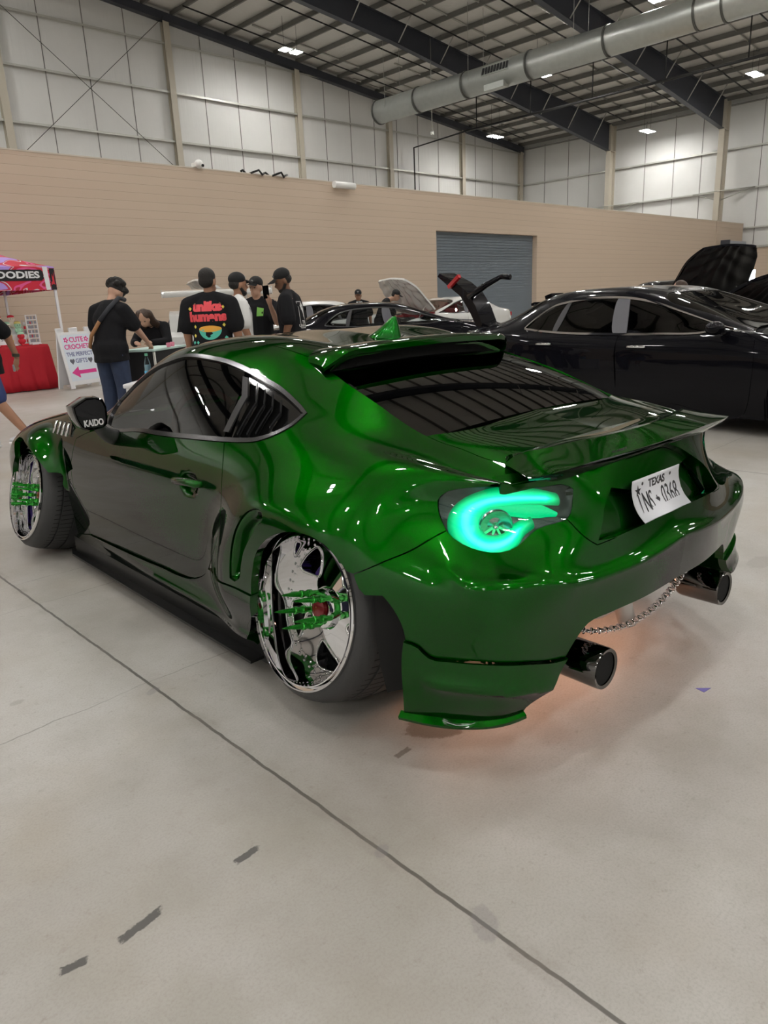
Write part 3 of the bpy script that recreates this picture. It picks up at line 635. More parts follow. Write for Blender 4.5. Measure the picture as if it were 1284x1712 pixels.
def panel_geom(loops, step=.03, fn=None, gap=.0015, rim=.014, off=0., keep_v=None, outsign=-1., extra=()):
    fn = fn or car_surf
    if not isinstance(loops, list): loops = [loops]
    base = [shrink(l, gap if i == 0 else -gap) if gap else l for i, l in enumerate(loops)]
    if keep_v is not None:      # edges on the car's centre line stay there
        for l, o in zip(base, loops):
            for fld, val in keep_v:
                on = np.abs(o[:, fld]-val) < 1e-4; l[on, fld] = val
    allp = np.concatenate(base)
    lo, hi = allp.min(0), allp.max(0)
    gx, gy = np.meshgrid(np.arange(lo[0]+step/2, hi[0], step), np.arange(lo[1]+step/2, hi[1], step)); q = np.stack([gx.ravel(), gy.ravel()], 1)
    ok = inside(base[0], q); dist = seg_dist(base[0], q)
    for l in base[1:]: ok &= ~inside(l, q); dist = np.minimum(dist, seg_dist(l, q))
    for l in extra:
        for p0, p1 in zip(l[:-1], l[1:]):
            e = p1-p0; t = np.clip(((q-p0)@e)/max(e@e, 1e-12), 0, 1); dist = np.minimum(dist, np.linalg.norm(q-p0-t[:, None]*e, axis=1))
    q = q[ok & (dist > step*.45)]
    edges = []; s = 0
    for l in base: n = len(l); edges += [(s+i, s+(i+1) % n) for i in range(n)]; s += n
    for l in extra:
        l = np.array(l); k_ = inside(base[0], l) & (seg_dist(base[0], l) > .004); l = l[k_]
        allp = np.concatenate([allp, l]); edges += [(s+i, s+i+1) for i in range(len(l)-1)]; s += len(l)
    pts = np.concatenate([allp, q])
    vo, eo, fo, *_ = delaunay_2d_cdt([Vector(map(float, p)) for p in pts], edges, [], 0, 1e-7)
    uv = np.array([tuple(v) for v in vo]); F = np.array([f for f in fo if len(f) == 3])
    cen = uv[F].mean(1); ok = inside(base[0], cen)
    for l in base[1:]: ok &= ~inside(l, cen)
    F = F[ok]
    used = np.unique(F); remap = -np.ones(len(uv), int); remap[used] = np.arange(len(used)); uv = uv[used]; F = remap[F]
    P = fn(uv[:, 0], uv[:, 1]); e = 1.5e-3
    du = fn(uv[:, 0]+e, uv[:, 1])-fn(uv[:, 0]-e, uv[:, 1]); dv = fn(uv[:, 0], uv[:, 1]+e)-fn(uv[:, 0], uv[:, 1]-e)
    N = np.cross(du, dv)*-outsign; N /= np.maximum(np.linalg.norm(N, axis=1), 1e-12)[:, None]
    P = P+N*off
    fn_ = np.cross(P[F[:, 1]]-P[F[:, 0]], P[F[:, 2]]-P[F[:, 0]]); flip = (fn_*N[F].mean(1)).sum(1) < 0
    F[flip] = F[flip][:, ::-1]
    faces = [tuple(f) for f in F]
    if rim:
        cnt = {}
        for f in faces:
            for a, b in ((f[0], f[1]), (f[1], f[2]), (f[2], f[0])): cnt[(a, b)] = 1
        be = [(a, b) for a, b in cnt if (b, a) not in cnt]
        if keep_v is not None:
            for fld, val in keep_v: be = [(a, b) for a, b in be if not (abs(uv[a, fld]-val) < 1e-4 and abs(uv[b, fld]-val) < 1e-4)]
        n0 = len(P); Pn = []; Nn = []; ff = []
        for a, b in be:
            k = n0+len(Pn); d = P[b]-P[a]; m = np.cross(d, N[a]); m = m/max(np.linalg.norm(m), 1e-9)
            Pn += [P[a], P[b], P[b]-N[b]*rim, P[a]-N[a]*rim]; Nn += [m]*4; ff.append((k+1, k, k+3, k+2))
        if Pn: P = np.concatenate([P, Pn]); N = np.concatenate([N, Nn]); faces += ff
    return P, faces, N
def merge(*gs):
    P = []; F = []; N = []; k = 0
    for p, f, n in gs: P.append(p); N.append(n); F += [tuple(i+k for i in t) for t in f]; k += len(p)
    return np.concatenate(P), F, np.concatenate(N)
def mirrored(g):
    P, F, N = g; s = np.array([-1, 1, 1]); return P*s, [t[::-1] for t in F], N*s
def mesh_geom(name, g, m, parent):
    P, F, N = g; o = raw(name, P, F, m, parent, 180)
    o.data.normals_split_custom_set_from_vertices([tuple(n) for n in N]); return o
def panel_pair(name, m, parent, *gs):
    g = merge(*gs); return mesh_geom(name, g, m, parent), mesh_geom(name, mirrored(g), m, parent)
def panel_full(name, m, parent, *gs):
    g = merge(*gs); return mesh_geom(name, merge(g, mirrored(g)), m, parent)
# ---------------------------------------------------------------- coupe materials
def paint(name, col, flake=.25, metal=.85, rough=.33, coat=1.):
    m = mat(name, col, rough, metal, coat); nt = m.node_tree; L = nt.links; b = nt.nodes['Principled BSDF']
    tc = nt.nodes.new('ShaderNodeTexCoord'); v = nt.nodes.new('ShaderNodeTexVoronoi'); v.inputs['Scale'].default_value = 900.; L.new(tc.outputs['Object'], v.inputs['Vector'])
    mx = nt.nodes.new('ShaderNodeMix'); mx.data_type = 'RGBA'; mx.inputs['A'].default_value = (*[c*(1-flake) for c in col], 1); mx.inputs['B'].default_value = (*[min(1, c*(1+flake)) for c in col], 1)
    L.new(v.outputs['Color'], mx.inputs['Factor']); L.new(mx.outputs['Result'], b.inputs['Base Color']); b.inputs['Specular Tint'].default_value = (*[min(1, c*1.3) for c in col], 1); b.inputs['Coat IOR'].default_value = 1.42; return m
M_GREEN = paint('candy_green_paint', (.0003, .085, .0009), metal=1., rough=.35)
M_TRIM = mat('satin_black_trim', (.03, .03, .032), .32, .2)
M_GLOSSB = mat('gloss_black', (.006, .006, .006), .08, 0, .5)
M_CHROME = mat('chrome', (.86, .86, .88), .035, 1.)
M_RUBBER = mat('tyre_rubber', (.05, .05, .051), .55, 0, bump=.1, bscale=120)
M_INNER = mat('wheel_well_black', (.008, .008, .008), .9)
def glass(name, tint, t=.12, rough=.01):
    """dark tinted car glass: mirror coat over a see-through tint"""
    m = bpy.data.materials.new(name); m.use_nodes = True; nt = m.node_tree; N = nt.nodes; L = nt.links
    for n in list(N): N.remove(n)
    out = N.new('ShaderNodeOutputMaterial'); tr = N.new('ShaderNodeBsdfTransparent'); tr.inputs[0].default_value = (*tint, 1)
    gl = N.new('ShaderNodeBsdfGlossy'); gl.inputs['Roughness'].default_value = rough; fr = N.new('ShaderNodeFresnel'); fr.inputs[0].default_value = 1.6
    mx = N.new('ShaderNodeMixShader'); L.new(fr.outputs[0], mx.inputs[0]); L.new(tr.outputs[0], mx.inputs[1]); L.new(gl.outputs[0], mx.inputs[2]); L.new(mx.outputs[0], out.inputs[0]); return m
M_TINT = glass('tinted_glass', (.10, .10, .105)); M_TINT2 = glass('dark_tinted_glass', (.035, .035, .036)); M_CLEAR = glass('clear_lens', (.93, .95, .94))
# ---------------------------------------------------------------- the green coupe
car = empty('coupe', (-.0258, -.0049, 0), -.02756, 'lowered candy-green wide-body coupe with chrome dish wheels', 'car')
Q = {k: np.array(v) for k, v in PX.items()}
VC = VK[10]; U_END = UK[-1]
def near(line, u=None, v=None):
    l = Q[line]; return l[np.argmin(np.abs(l[:, 0]-u) if u is not None else np.abs(l[:, 1]-v))]
def yz_poly(name): return car_surf(*Q[name].T)[:, 1:]
VENT = loop_of(yz_poly('vent'), step=.01); HND = car_surf(*Q['handle'].T)[:, 1:].mean(0)
CRE = Q['crease']; SPL = Q['spatline']
def line_off(line, u):       # v of a traced line at u
    o = np.argsort(line[:, 0]); return np.interp(u, line[o, 0], line[o, 1])
def outward(u, v):
    e = 2e-3; n = np.cross(car_surf(u+e, v)-car_surf(u-e, v), car_surf(u, v+e)-car_surf(u, v-e))
    return n/np.maximum(np.linalg.norm(n, axis=1), 1e-9)[:, None]
def vent_surf(u, v):
    P = car_surf(u, v); n = outward(u, v); yz = P[:, 1:]
    d = np.where(inside(VENT, yz), seg_dist(VENT, yz), 0); P = P-n*(.006+.045*sstep(-.004, .035, d))[:, None]
    return P
def door_surf(u, v):
    P = car_surf(u, v); n = outward(u, v)
    d = np.hypot((P[:, 1]-HND[0])/.085, (P[:, 2]-HND[1]+.012)/.05)
    P = P-n*(.022*(1-sstep(.45, 1., d)))[:, None]
    return P
def bumper_surf(u, v):
    P = car_surf(u, v); n = outward(u, v)
    w_ = sstep(CRE[:, 0].min()-.06, CRE[:, 0].min()+.06, u); d = v-line_off(CRE, u)
    P = P+n*(w_*.026*np.exp(-np.abs(d)/np.where(d > 0, .022, .055)))[:, None]
    return P
def spat_surf(u, v):
    P = car_surf(u, v); n = outward(u, v)
    d = line_off(SPL, u)-v
    w_ = sstep(UK[12], UK[12]+.12, u)*(1-sstep(UK[14]+.12, UK[14]+.26, u))
    P = P+n*(.010+w_*(.028*np.exp(-np.abs(d-.070)/.030)))[:, None]
    return P
def skirt_surf(u, v):
    P = car_surf(u, v); n = outward(u, v)
    t = np.clip((u-UK[3]-.1)/(UK[8]-UK[3]), 0, 1)
    vc = .075-.02*t
    P = P+n*(.006+.030*sstep(.0, .6, t)*np.exp(-np.abs(v-vc)/.03))[:, None]
    return P
vtop = VK[10]
C_ = np.array
# --- panels, left side traced and mirrored to the right
TA = Q['trunkA']; tU = Q['trunkB'][0][0]
A_DLO = loop_of(Q['dlo_bot'], Q['dlo_top'])
quarter = loop_of(Q['door_rear'], Q['sill_seam'], Q['arch'], Q['seamFB'], Q['tail_side'], [(tU, VK[5]-.003), (UH, VK[5]-.003)], [(UH-.003, VK[5]+.003), (UH-.003, TA[-1][1])], TA[::-1], Q['glassL'][::-1], Q['ditch'][::-1],
                  [(UK[6], VK[8]), (UK[5]+.05, VK[8]), (UK[4]+.2, VK[8]-.02), (UK[4]+.03, VK[7])], [(UK[4]+.02, VK[6]), (UK[4]+.06, VK[5]+.03)],
                  Q['dlo_top'][::-1], Q['dlo_bot'][::-1][:-5])
vent_l = loop_of(Q['vent'], step=.01)
panel_pair('quarter_panel', M_GREEN, car, panel_geom([quarter, vent_l], .018, rim=.030), panel_geom(vent_l, .007, vent_surf, gap=0, rim=0))
door_top = np.concatenate([Q['door_top'][:-1], Q['dlo_bot'][1:6]])
door = loop_of(door_top, Q['door_rear'], Q['door_bottom'], Q['door_front'])
doors = panel_pair('door', M_GREEN, car, panel_geom(door, .018, door_surf, gap=.0025, rim=.03))
fv = VK[5]+.05
fend = loop_of(Q['door_front'][::-1][:1], Q['door_front'][::-1], [(Q['door_front'][0][0]-.005, .012)], Q['front_shelf'][::-1], Q['front_arch'][::-1],
               [(UK[2]-.17, VK[3]-.06), (UK[2]-.30, VK[2]+.05), (UK[2]-.335, VK[1])], [(UK[2]-.33, .0), (.02, .0)], [(.02, fv+.1), (UK[2], fv+.02), (UK[4]+.02, fv+.02)], [tuple(Q['door_top'][1])]) if False else \
       loop_of(Q['door_front'], Q['door_top'][:2], [(UK[4]+.02, fv+.02), (UK[2], fv+.02), (.02, fv+.1)], [(.02, .0), (UK[2]-.34, .0)], [(UK[2]-.335, VK[1]), (UK[2]-.32, VK[2]+.03), (UK[2]-.23, VK[3]-.03), (UK[2]-.12, VK[3]+.045)],
               Q['front_arch'], Q['front_shelf'], [(Q['door_front'][0][0]-.01, Q['door_front'][0][1]-.02)])
panel_pair('front_fender', M_GREEN, car, panel_geom(fend, .022, rim=.03))
skirt = loop_of(Q['door_bottom'][::-1], Q['sill_seam'][1:], Q['skirt_end'][1:], [(Q['skirt_end'][-1][0], .002), (UK[3]-.02, .005)], [tuple(Q['front_shelf'][-1])])
panel_pair('side_skirt', M_GREEN, car, panel_geom(skirt, .02, skirt_surf, rim=.03, extra=[np.stack([(su := np.arange(UK[3], UK[9], .015)), .075-.02*np.clip((su-UK[3]-.1)/(UK[8]-UK[3]), 0, 1)], 1)]))
cu = np.arange(CRE[:, 0].min()-.02, U_END-.001, .012); cre_l = np.stack([cu, line_off(CRE, cu)], 1)
bump_ = loop_of(Q['seamFB'], Q['tail_bottom'], Q['lidside'], Q['lidbot'], [(U_END, Q['lidbot'][-1][1]), (U_END, Q['bumpbot'][-1][1])], Q['bumpbot'][::-1][:-4], Q['spatline'][::-1][1:], Q['archr'][::-1])
panel_full('rear_bumper', M_GREEN, car, panel_geom(bump_, .018, bumper_surf, rim=.03, keep_v=[(0, U_END)], extra=[cre_l, cre_l+C_([0, .012]), cre_l-C_([0, .015])]))
spat = loop_of(Q['spatline'], Q['bumpbot'][:5][::-1], Q['spatbot'][::-1], [(Q['archr'][-1][0], Q['archr'][-1][1])])
panel_pair('bumper_spat', M_GREEN, car, panel_geom(spat, .015, spat_surf, rim=.03, extra=[np.stack([(su := np.arange(SPL[:, 0].min(), SPL[:, 0].max(), .012)), line_off(SPL, su)-.070], 1)]))
roof = loop_of([(UK[6], VC), (UK[6], VK[8])], Q['ditch'], [tuple(Q['glassL'][0]), (UK[9]-.02, VC)])
panel_full('roof', M_GREEN, car, panel_geom(roof, .025, rim=.02, keep_v=[(1, VC)]))
ge = smooth_line(Q['glassL'], .01); gE = car_surf(ge[:, 0], ge[:, 1]); gt = np.linspace(0, 1, len(gE)); gC = [np.polyfit(gt, gE[:, i], 2) for i in range(3)]
def rear_glass(t, q):        # t from the top edge down, q across from -1 to 1
    ex, ey, ez = (np.polyval(c, t) for c in gC); cr = (1-q*q)
    return np.stack([-q*ex, ey-.006*cr, ez-.004+.020*cr], 1)
tt, qq = np.meshgrid(np.linspace(-.02, 1.01, 40), np.linspace(-1, 1, 49), indexing='ij'); gP = rear_glass(tt.ravel(), qq.ravel())
rw = raw('rear_window', gP, [(i*49+j, i*49+j+1, i*49+j+50, i*49+j+49) for i in range(39) for j in range(48)], M_TINT2, car, 180)
bm = bmesh.new(); bm.from_mesh(rw.data); bmesh.ops.recalc_face_normals(bm, faces=bm.faces)
if max(bm.faces, key=lambda f: f.calc_center_median().z).normal.z < 0: bmesh.ops.reverse_faces(bm, faces=bm.faces)
bm.to_mesh(rw.data); bm.free()
hq = np.linspace(-1, 1, 25); hA = rear_glass(np.full(25, .0), hq); hB = hA+np.stack([0*hq, .03+0*hq, .045*(1-hq**4)], 1)
raw('shadow_gap_filler', np.concatenate([hA, hB]), [(i, i+1, i+26, i+25) for i in range(24)], M_INNER, car)  # black filler strip stands in for the shaded gap under the roof spoiler
lid1 = loop_of([(Q['glassbot'][-1][0], VC)], Q['glassbot'][:-1][::-1], TA, [(UH-.003, TA[-1][1]), (UH-.003, VC)])
RC = Q['recess']; vst = RC[:, 1].max()-.050
rsm = smooth_line(RC, .01); r_up = rsm[rsm[:, 1] > vst]; r_lo = rsm[rsm[:, 1] <= vst]
REC = loop_of(rsm, [(U_END, RC[-1][1]), (U_END, RC[0][1])], step=.012)
REC_UP = loop_of(r_up, [(line_off(RC[:, ::-1], C_([vst]))[0], vst), (U_END, vst), (U_END, RC[0][1])], step=.012)
REC_LO = loop_of([(line_off(RC[:, ::-1], C_([vst]))[0], vst)], r_lo, [(U_END, RC[-1][1]), (U_END, vst)], step=.012)
lid2 = loop_of(Q['tail_side'][-1:], Q['tail_top'], Q['tail_inner'], Q['lidside'], Q['lidbot'], [(U_END, Q['lidbot'][-1][1]), (U_END, RC[-1][1])], rsm[::-1], [(U_END, RC[0][1]), (U_END, VK[5]-.003)], [(tU, VK[5]-.003)])
panel_full('trunk_lid', M_GREEN, car, panel_geom(lid1, .022, rim=.02, keep_v=[(1, VC)]), panel_geom(lid2, .015, rim=.045, keep_v=[(0, U_END)]), panel_geom(REC_UP, .02, gap=0, rim=.035, off=-.024, keep_v=[(0, U_END)]), panel_geom(REC_LO, .02, gap=0, rim=0, off=-.056, keep_v=[(0, U_END)]))
hood = loop_of([(.02, fv+.1), (UK[2], fv+.02), (UK[4]-.05, fv+.03)], [(UK[4]-.05, VC), (.02, VC)])
panel_full('hood', M_GREEN, car, panel_geom(hood, .04, rim=.02, keep_v=[(1, VC)]))
ws = loop_of([(UK[4]+.03, VK[7]), (UK[4]+.2, VK[8]-.02), (UK[5]+.05, VK[8]), (UK[6], VK[8])], [(UK[6], VC), (UK[4]-.03, VC)])
panel_full('windshield', M_TINT, car, panel_geom(ws, .04, rim=.006, off=-.004, keep_v=[(1, VC)]))
# --- side glass, its frame and the louvre panel
dlo_in = shrink(A_DLO, .016)
for s_, o in zip('lr', panel_pair('window_trim', mat('dark_chrome_trim', (.12, .12, .125), .22, .9), car, panel_geom([A_DLO, dlo_in], .02, gap=0, rim=.02, off=.004))): pass
div = Q['dlo_div']
def cut_loop(lp, line, keep_front):
    """split the window outline along the pillar line"""
    l = line[np.argsort(line[:, 1])]; m_ = np.interp(lp[:, 1], l[:, 1], l[:, 0])
    k = (lp[:, 0] < m_) if keep_front else (lp[:, 0] >= m_)
    n = len(lp); st = next(i for i in range(n) if k[i] and not k[i-1]); seq = []
    for j in range(n):
        if k[(st+j) % n]: seq.append(lp[(st+j) % n])
        else: break
    seq = np.array(seq)
    ll = l if abs(seq[-1][1]-l[0][1]) < abs(seq[-1][1]-l[-1][1]) else l[::-1]
    return loop_of(seq, ll[1:-1])
side_glass = cut_loop(dlo_in, div, True); louv = cut_loop(dlo_in, div, False)
panel_pair('side_window', M_TINT, car, panel_geom(side_glass, .03, gap=0, rim=.005, off=-.006))
lo = panel_pair('louvre_panel', M_GLOSSB, car, panel_geom(louv, .025, gap=0, rim=.0, off=-.022))
BL = Q['blades'].reshape(-1, 3, 2)
for k, (a, b, c) in enumerate(BL):
    pts = smooth_line([a, b], .03); pts = np.concatenate([pts, smooth_line([b, c], .02)[1:]])
    wdt = .042 if k == 0 else .024
    P1 = car_surf(pts[:, 0], pts[:, 1])+outward(pts[:, 0], pts[:, 1])*.004
    q2 = pts-np.array([wdt, 0]); P0 = car_surf(q2[:, 0], q2[:, 1])+outward(q2[:, 0], q2[:, 1])*(.002 if k == 0 else -.016)
    P2 = P1-outward(pts[:, 0], pts[:, 1])*.006
    n = len(pts); V = np.concatenate([P0, P1, P2]); F = [(i, i+1, n+i+1, n+i) for i in range(n-1)]+[(n+i, n+i+1, 2*n+i+1, 2*n+i) for i in range(n-1)]
    for s, par in ((1, lo[0]), (-1, lo[1])):
        raw('louvre_blade', V*np.array([s, 1, 1]), F if s > 0 else [f[::-1] for f in F], M_TRIM, par, 30)
# --- black underbody so that gaps read dark
inner = loop_of([(.02, .02), (UK[2]-.34, .02)], [(UK[2]-.34, VK[2]), (UK[2]-.2, VK[4]-.05), (UK[2], VK[4]), (UK[2]+.25, VK[4]-.05), (UK[2]+.45, VK[2]), (UK[2]+.46, .02)],
                [(UK[9]-.05, .02)], [(UK[9]-.05, VK[2]), (UK[9]+.0, VK[4]-.1), (UK[10]-.1, VK[4]), (UK[10]+.1, VK[4]-.05), (UK[11]-.02, VK[3]), (UK[11]+.02, VK[1]), (UK[11]+.03, .02)],
                [(UK[12], .06)], [(UK[13], VK[2]+.03), (U_END, VK[2]+.05)], [(U_END, VK[5]-.03), (UH, VK[5]-.03), (.02, VK[5]-.03)])
panel_full('inner_shell', M_INNER, car, panel_geom(inner, .05, gap=0, rim=.0, off=-.085))
bm = bmesh.new(); bm_box(bm, (0, 1.45, .155), (1.5, 3.4, .03)); bm_box(bm, (0, .1, .55), (1.0, .9, .5)); bm_box(bm, (0, 2.75, .42), (1.05, .9, .5)); bm_box(bm, (0, 1.3, .3), (1.62, 1.5, .25))
obj('floor_pan', bm, M_INNER, car)
# --- dash, seats and a purple strap seen dimly through the glass
M_SEAT = mat('dark_seat_cloth', (.03, .028, .03), .8); M_PURPLE = mat('purple_cloth', (.13, .04, .42), .6)
for s in (-1, 1):
    bm = bmesh.new(); bm_box(bm, (s*.36, .78, .70), (.46, .14, .58), (-.25, 0, 0), bev=.05); bm_box(bm, (s*.36, .73, 1.0), (.26, .10, .18), (-.2, 0, 0), bev=.04); bm_box(bm, (s*.36, 1.05, .44), (.48, .5, .14), bev=.05)
    st = obj('seat', bm, M_SEAT, car); box('seat_strap', (s*.36, .865, .80), (.30, .012, .09), M_PURPLE, st, (-.25, 0, 0))
bm = bmesh.new(); bm_box(bm, (0, 1.78, .72), (1.45, .42, .22), bev=.06); obj('dashboard', bm, M_SEAT, car)
bm = bmesh.new(); bm_tube(bm, [(.19*math.cos(t)-.36, 1.46+.05*math.sin(t), .78+.18*math.sin(t)) for t in np.linspace(0, 2*PI, 24, endpoint=False)], .016, 8, True); obj('steering_wheel', bm, mat('red_leather', (.35, .02, .02), .5), car)
# --- trunk spoiler: sections front edge, crest, trailing edge, foot
def loft(name, secs, m, parent, full=True, sm=40, closed=True, sub=6):
    S = np.array(secs, float); n, k = S.shape[:2]
    t = np.concatenate([[0], np.cumsum(np.maximum(np.linalg.norm(np.diff(S, axis=0), axis=2).mean(1), 1e-4))])
    x = np.linspace(0, t[-1], (n-1)*sub+1); W = cardinal(t, x, sym_end=full); S = np.einsum('ij,jkl->ikl', W, S)
    if full:
        R_ = S[::-1][1:].copy(); R_[..., 0] *= -1; S = np.concatenate([S, R_])
    n = len(S); V = S.reshape(-1, 3); F = []
    for i in range(n-1):
        for j in range(k if closed else k-1): F.append((i*k+j, i*k+(j+1) % k, (i+1)*k+(j+1) % k, (i+1)*k+j))
    if closed: F += [tuple(range(k))[::-1], tuple((n-1)*k+j for j in range(k))]
    bm = bmesh.new(); me = bpy.data.meshes.new(name); me.from_pydata([tuple(v) for v in V], [], F); bm.from_mesh(me); bmesh.ops.recalc_face_normals(bm, faces=bm.faces); bm.to_mesh(me); bm.free()
    return obj(name, me, m, parent, sm)
def sec(front, crest, trail, foot):
    f, c, t, o = map(np.array, (front, crest, trail, foot)); 
    return [f, f*.55+c*.45+C_((0, 0, -.006)), f*.18+c*.82+C_((0, 0, -.002)), c+C_((0, .004, .0)), c*.75+t*.25, c*.2+t*.8, t, t*.8+o*.2+C_((0, 0, -.006)), o, o*.5+f*.5+C_((0, 0, -.02))]
loft('trunk_spoiler', [sec((-.530, -.54, .876), (-.545, -.56, .893), (-.618, -.694, .886), (-.556, -.652, .860)),
                       sec((-.50, -.515, .893), (-.510, -.570, .911), (-.588, -.714, .889), (-.53, -.668, .856)),
                       sec((-.44, -.52, .902), (-.445, -.610, .925), (-.50, -.728, .890), (-.47, -.680, .846)),
                       sec((-.32, -.53, .908), (-.325, -.645, .931), (-.36, -.736, .892), (-.34, -.696, .850)),
                       sec((-.16, -.54, .912), (-.165, -.666, .930), (-.18, -.738, .888), (-.17, -.708, .856)),
                       sec((0, -.54, .914), (0, -.672, .928), (0, -.738, .886), (0, -.712, .858))], M_GREEN, car, sm=28)
# --- roof spoiler
def rsec(x, y0, y1, z0, z1, th):      # from roof skin back to the trailing edge
    return [(x, y0, z0), (x*1.0, y0*.5+y1*.5, z0*.5+z1*.5+.006), (x, y1+.012, z1+.002), (x, y1, z1-.006), (x, y1+.004, z1-th), (x, y1+.03, z1-th-.002), (x, y0-.02, z0-th*1.3), (x, y0, z0-th)]
loft('roof_spoiler', [[(-.500, .40, 1.148), (-.513, .35, 1.146), (-.525, .29, 1.140), (-.528, .275, 1.132), (-.526, .28, 1.120), (-.52, .29, 1.116), (-.495, .38, 1.12), (-.49, .40, 1.13)],
                      rsec(-.492, .41, .245, 1.166, 1.166, .020), rsec(-.455, .42, .225, 1.186, 1.189, .022), rsec(-.38, .42, .215, 1.194, 1.199, .024), rsec(-.20, .43, .21, 1.203, 1.207, .026), rsec(0, .43, .21, 1.206, 1.210, .026)], M_GREEN, car, sm=35)
# --- shark fin
bm = bmesh.new()
prof = [(.585, 0, .05), (.545, .022, .045), (.505, .058, .034), (.468, .088, .016), (.452, .092, .009), (.440, .055, .018), (.434, .018, .028), (.425, 0, .038)]
for y, hh, wd in prof: pass
rings = []
for t in np.linspace(0, 1, 10):         # horizontal slices of the fin
    y0 = .66-.195*t**.62; y1 = .425+.020*t; wd = .050*(1-t)**.75+.005; zc = 1.205+.088*t
    rings.append([bm.verts.new((wd*math.sin(a)*(.9 if math.cos(a) > 0 else 1), (y0+y1)/2+(y0-y1)/2*math.cos(a), zc)) for a in np.linspace(0, 2*PI, 20, endpoint=False)])
for A, B in zip(rings, rings[1:]):
    for i in range(20): bm.faces.new((A[i], A[(i+1) % 20], B[(i+1) % 20], B[i]))
bm.faces.new(rings[-1])
obj('antenna_fin', bm, paint('sparkle_green_paint', (.004, .17, .012), 1.0, .9, .25), car, 60)
# --- tail lights
M_LENSG = mat('green_light_guide', (.0, .5, .3), .4, emit=(.0, .75, .26), estr=.8)
M_LENSC = mat('cyan_light_core', (.0, .5, .3), .4, emit=(.02, 1., .92), estr=2.4)
M_SILV = mat('lamp_silver', (.50, .55, .53), .18, .9)
tail = loop_of(Q['tail'])
def tube_uv(path, w_, off, m, par, name, hgt=.012):
    p = smooth_line(path, .008); tg = np.gradient(p, axis=0); tg /= np.linalg.norm(tg, axis=1)[:, None]; nn = np.stack([-tg[:, 1], tg[:, 0]], 1)
    ww = np.interp(np.linspace(0, 1, len(p)), np.linspace(0, 1, len(w_)), w_)[:, None]
    A_ = np.array([-1, -.9, -.7, -.45, -.2, 0, .2, .45, .7, .9, 1]); nA = len(A_); rows = []
    for a in A_:
        q = p+nn*ww*a; rows.append(car_surf(q[:, 0], q[:, 1])+outward(q[:, 0], q[:, 1])*(off+hgt*math.sqrt(max(0, 1-a*a))))
    V = np.stack(rows, 1); c_ = V.shape[0]; V = V.reshape(-1, 3); F = [(i*nA+j, i*nA+j+1, i*nA+j+nA+1, i*nA+j+nA) for i in range(c_-1) for j in range(nA-1)]+[tuple(range(nA)), tuple((c_-1)*nA+j for j in range(nA-1, -1, -1))]
    for s, pr in ((1, par[0]), (-1, par[1])):
        o = raw(name, V*C_((s, 1, 1)), F if s < 0 else [f[::-1] for f in F], m, pr, 60)
        at = o.data.attributes.new('across', 'FLOAT', 'POINT'); endf = np.minimum(1, np.minimum(np.arange(c_), np.arange(c_)[::-1])/6.)
        at.data.foreach_set('value', (np.repeat(endf, nA)*np.tile(1-np.abs(A_), c_)).astype(np.float32))
def guide_mat():
    m = bpy.data.materials.new('green_light_guide'); m.use_nodes = True; nt = m.node_tree; N = nt.nodes; L = nt.links; b = N['Principled BSDF']; b.inputs['Base Color'].default_value = (0, .3, .15, 1); b.inputs['Roughness'].default_value = .3
    at = N.new('ShaderNodeAttribute'); at.attribute_name = 'across'; r = N.new('ShaderNodeValToRGB'); e = r.color_ramp; e.elements[0].position = 0; e.elements[0].color = (0, .14, .04, 1); e.elements[1].position = .95; e.elements[1].color = (.10, 1.15, 1.0, 1)
    for p, c in ((.20, (.0, .42, .13, 1)), (.50, (.0, .80, .36, 1)), (.72, (.0, 1., .66, 1))): k = e.elements.new(p); k.color = c
    L.new(at.outputs['Fac'], r.inputs[0]); L.new(r.outputs[0], b.inputs['Emission Color']); b.inputs['Emission Strength'].default_value = 1.3; return m
M_GUIDE = guide_mat()
tl = panel_pair('tail_light', mat('lamp_housing_dark', (.07, .10, .09), .25, .6), car, panel_geom(tail, .02, gap=.001, rim=.0, off=-.034))
tl_rim = panel_geom(tail, .03, gap=.001, rim=.034, off=.0)
for s, pr in ((1, tl[0]), (-1, tl[1])):
    g = tl_rim if s > 0 else mirrored(tl_rim); ln = mesh_geom('lens', g, M_CLEAR, pr)
gw = C_([.013, .015, .017, .020, .026, .033, .031, .024, .019, .015, .011])
tube_uv(Q['guide'], gw*1.42, -.032, M_GUIDE, tl, 'light_guide', .016)
tube_uv(Q['guide2'], [.008, .017, .018, .016, .006], -.030, M_LENSG, tl, 'light_bar', .012)
rc = Q['lamp_c'][0]
pc = car_surf(rc[:1], rc[1:])[0]; nc = outward(rc[:1], rc[1:])[0]
for s, pr in ((1, tl[0]), (-1, tl[1])):
    M0 = frame(Vector((pc-nc*.03)*C_((s, 1, 1))), Vector((nc[1], -nc[0], 0))*1., (0, 0, 1)); 
    if M0.col[2].xyz.dot(Vector(nc*C_((s, 1, 1)))) < 0: M0 = M0 @ Matrix.Rotation(PI, 4, 'Y')
    bm = bmesh.new(); bm_lathe(bm, [(.0, .002), (.010, .008), (.022, .004), (.040, .012), (.046, .018), (.049, .014), (.049, 0)], 32, 'Z'); bmesh.ops.transform(bm, matrix=M0, verts=bm.verts); obj('reflector_bowl', bm, M_SILV, pr, 30)
    bm = bmesh.new()
    for a in (0.5, 1.15, 1.95, 2.6): bm_box(bm, (.027*math.cos(-a), .027*math.sin(-a), .013), (.034, .006, .006), (0, 0, -a))
    bmesh.ops.transform(bm, matrix=M0, verts=bm.verts); obj('star_emblem', bm, mat('pale_green_emblem', (.15, .75, .35), .4, emit=(.05, .8, .3), estr=.7), pr)
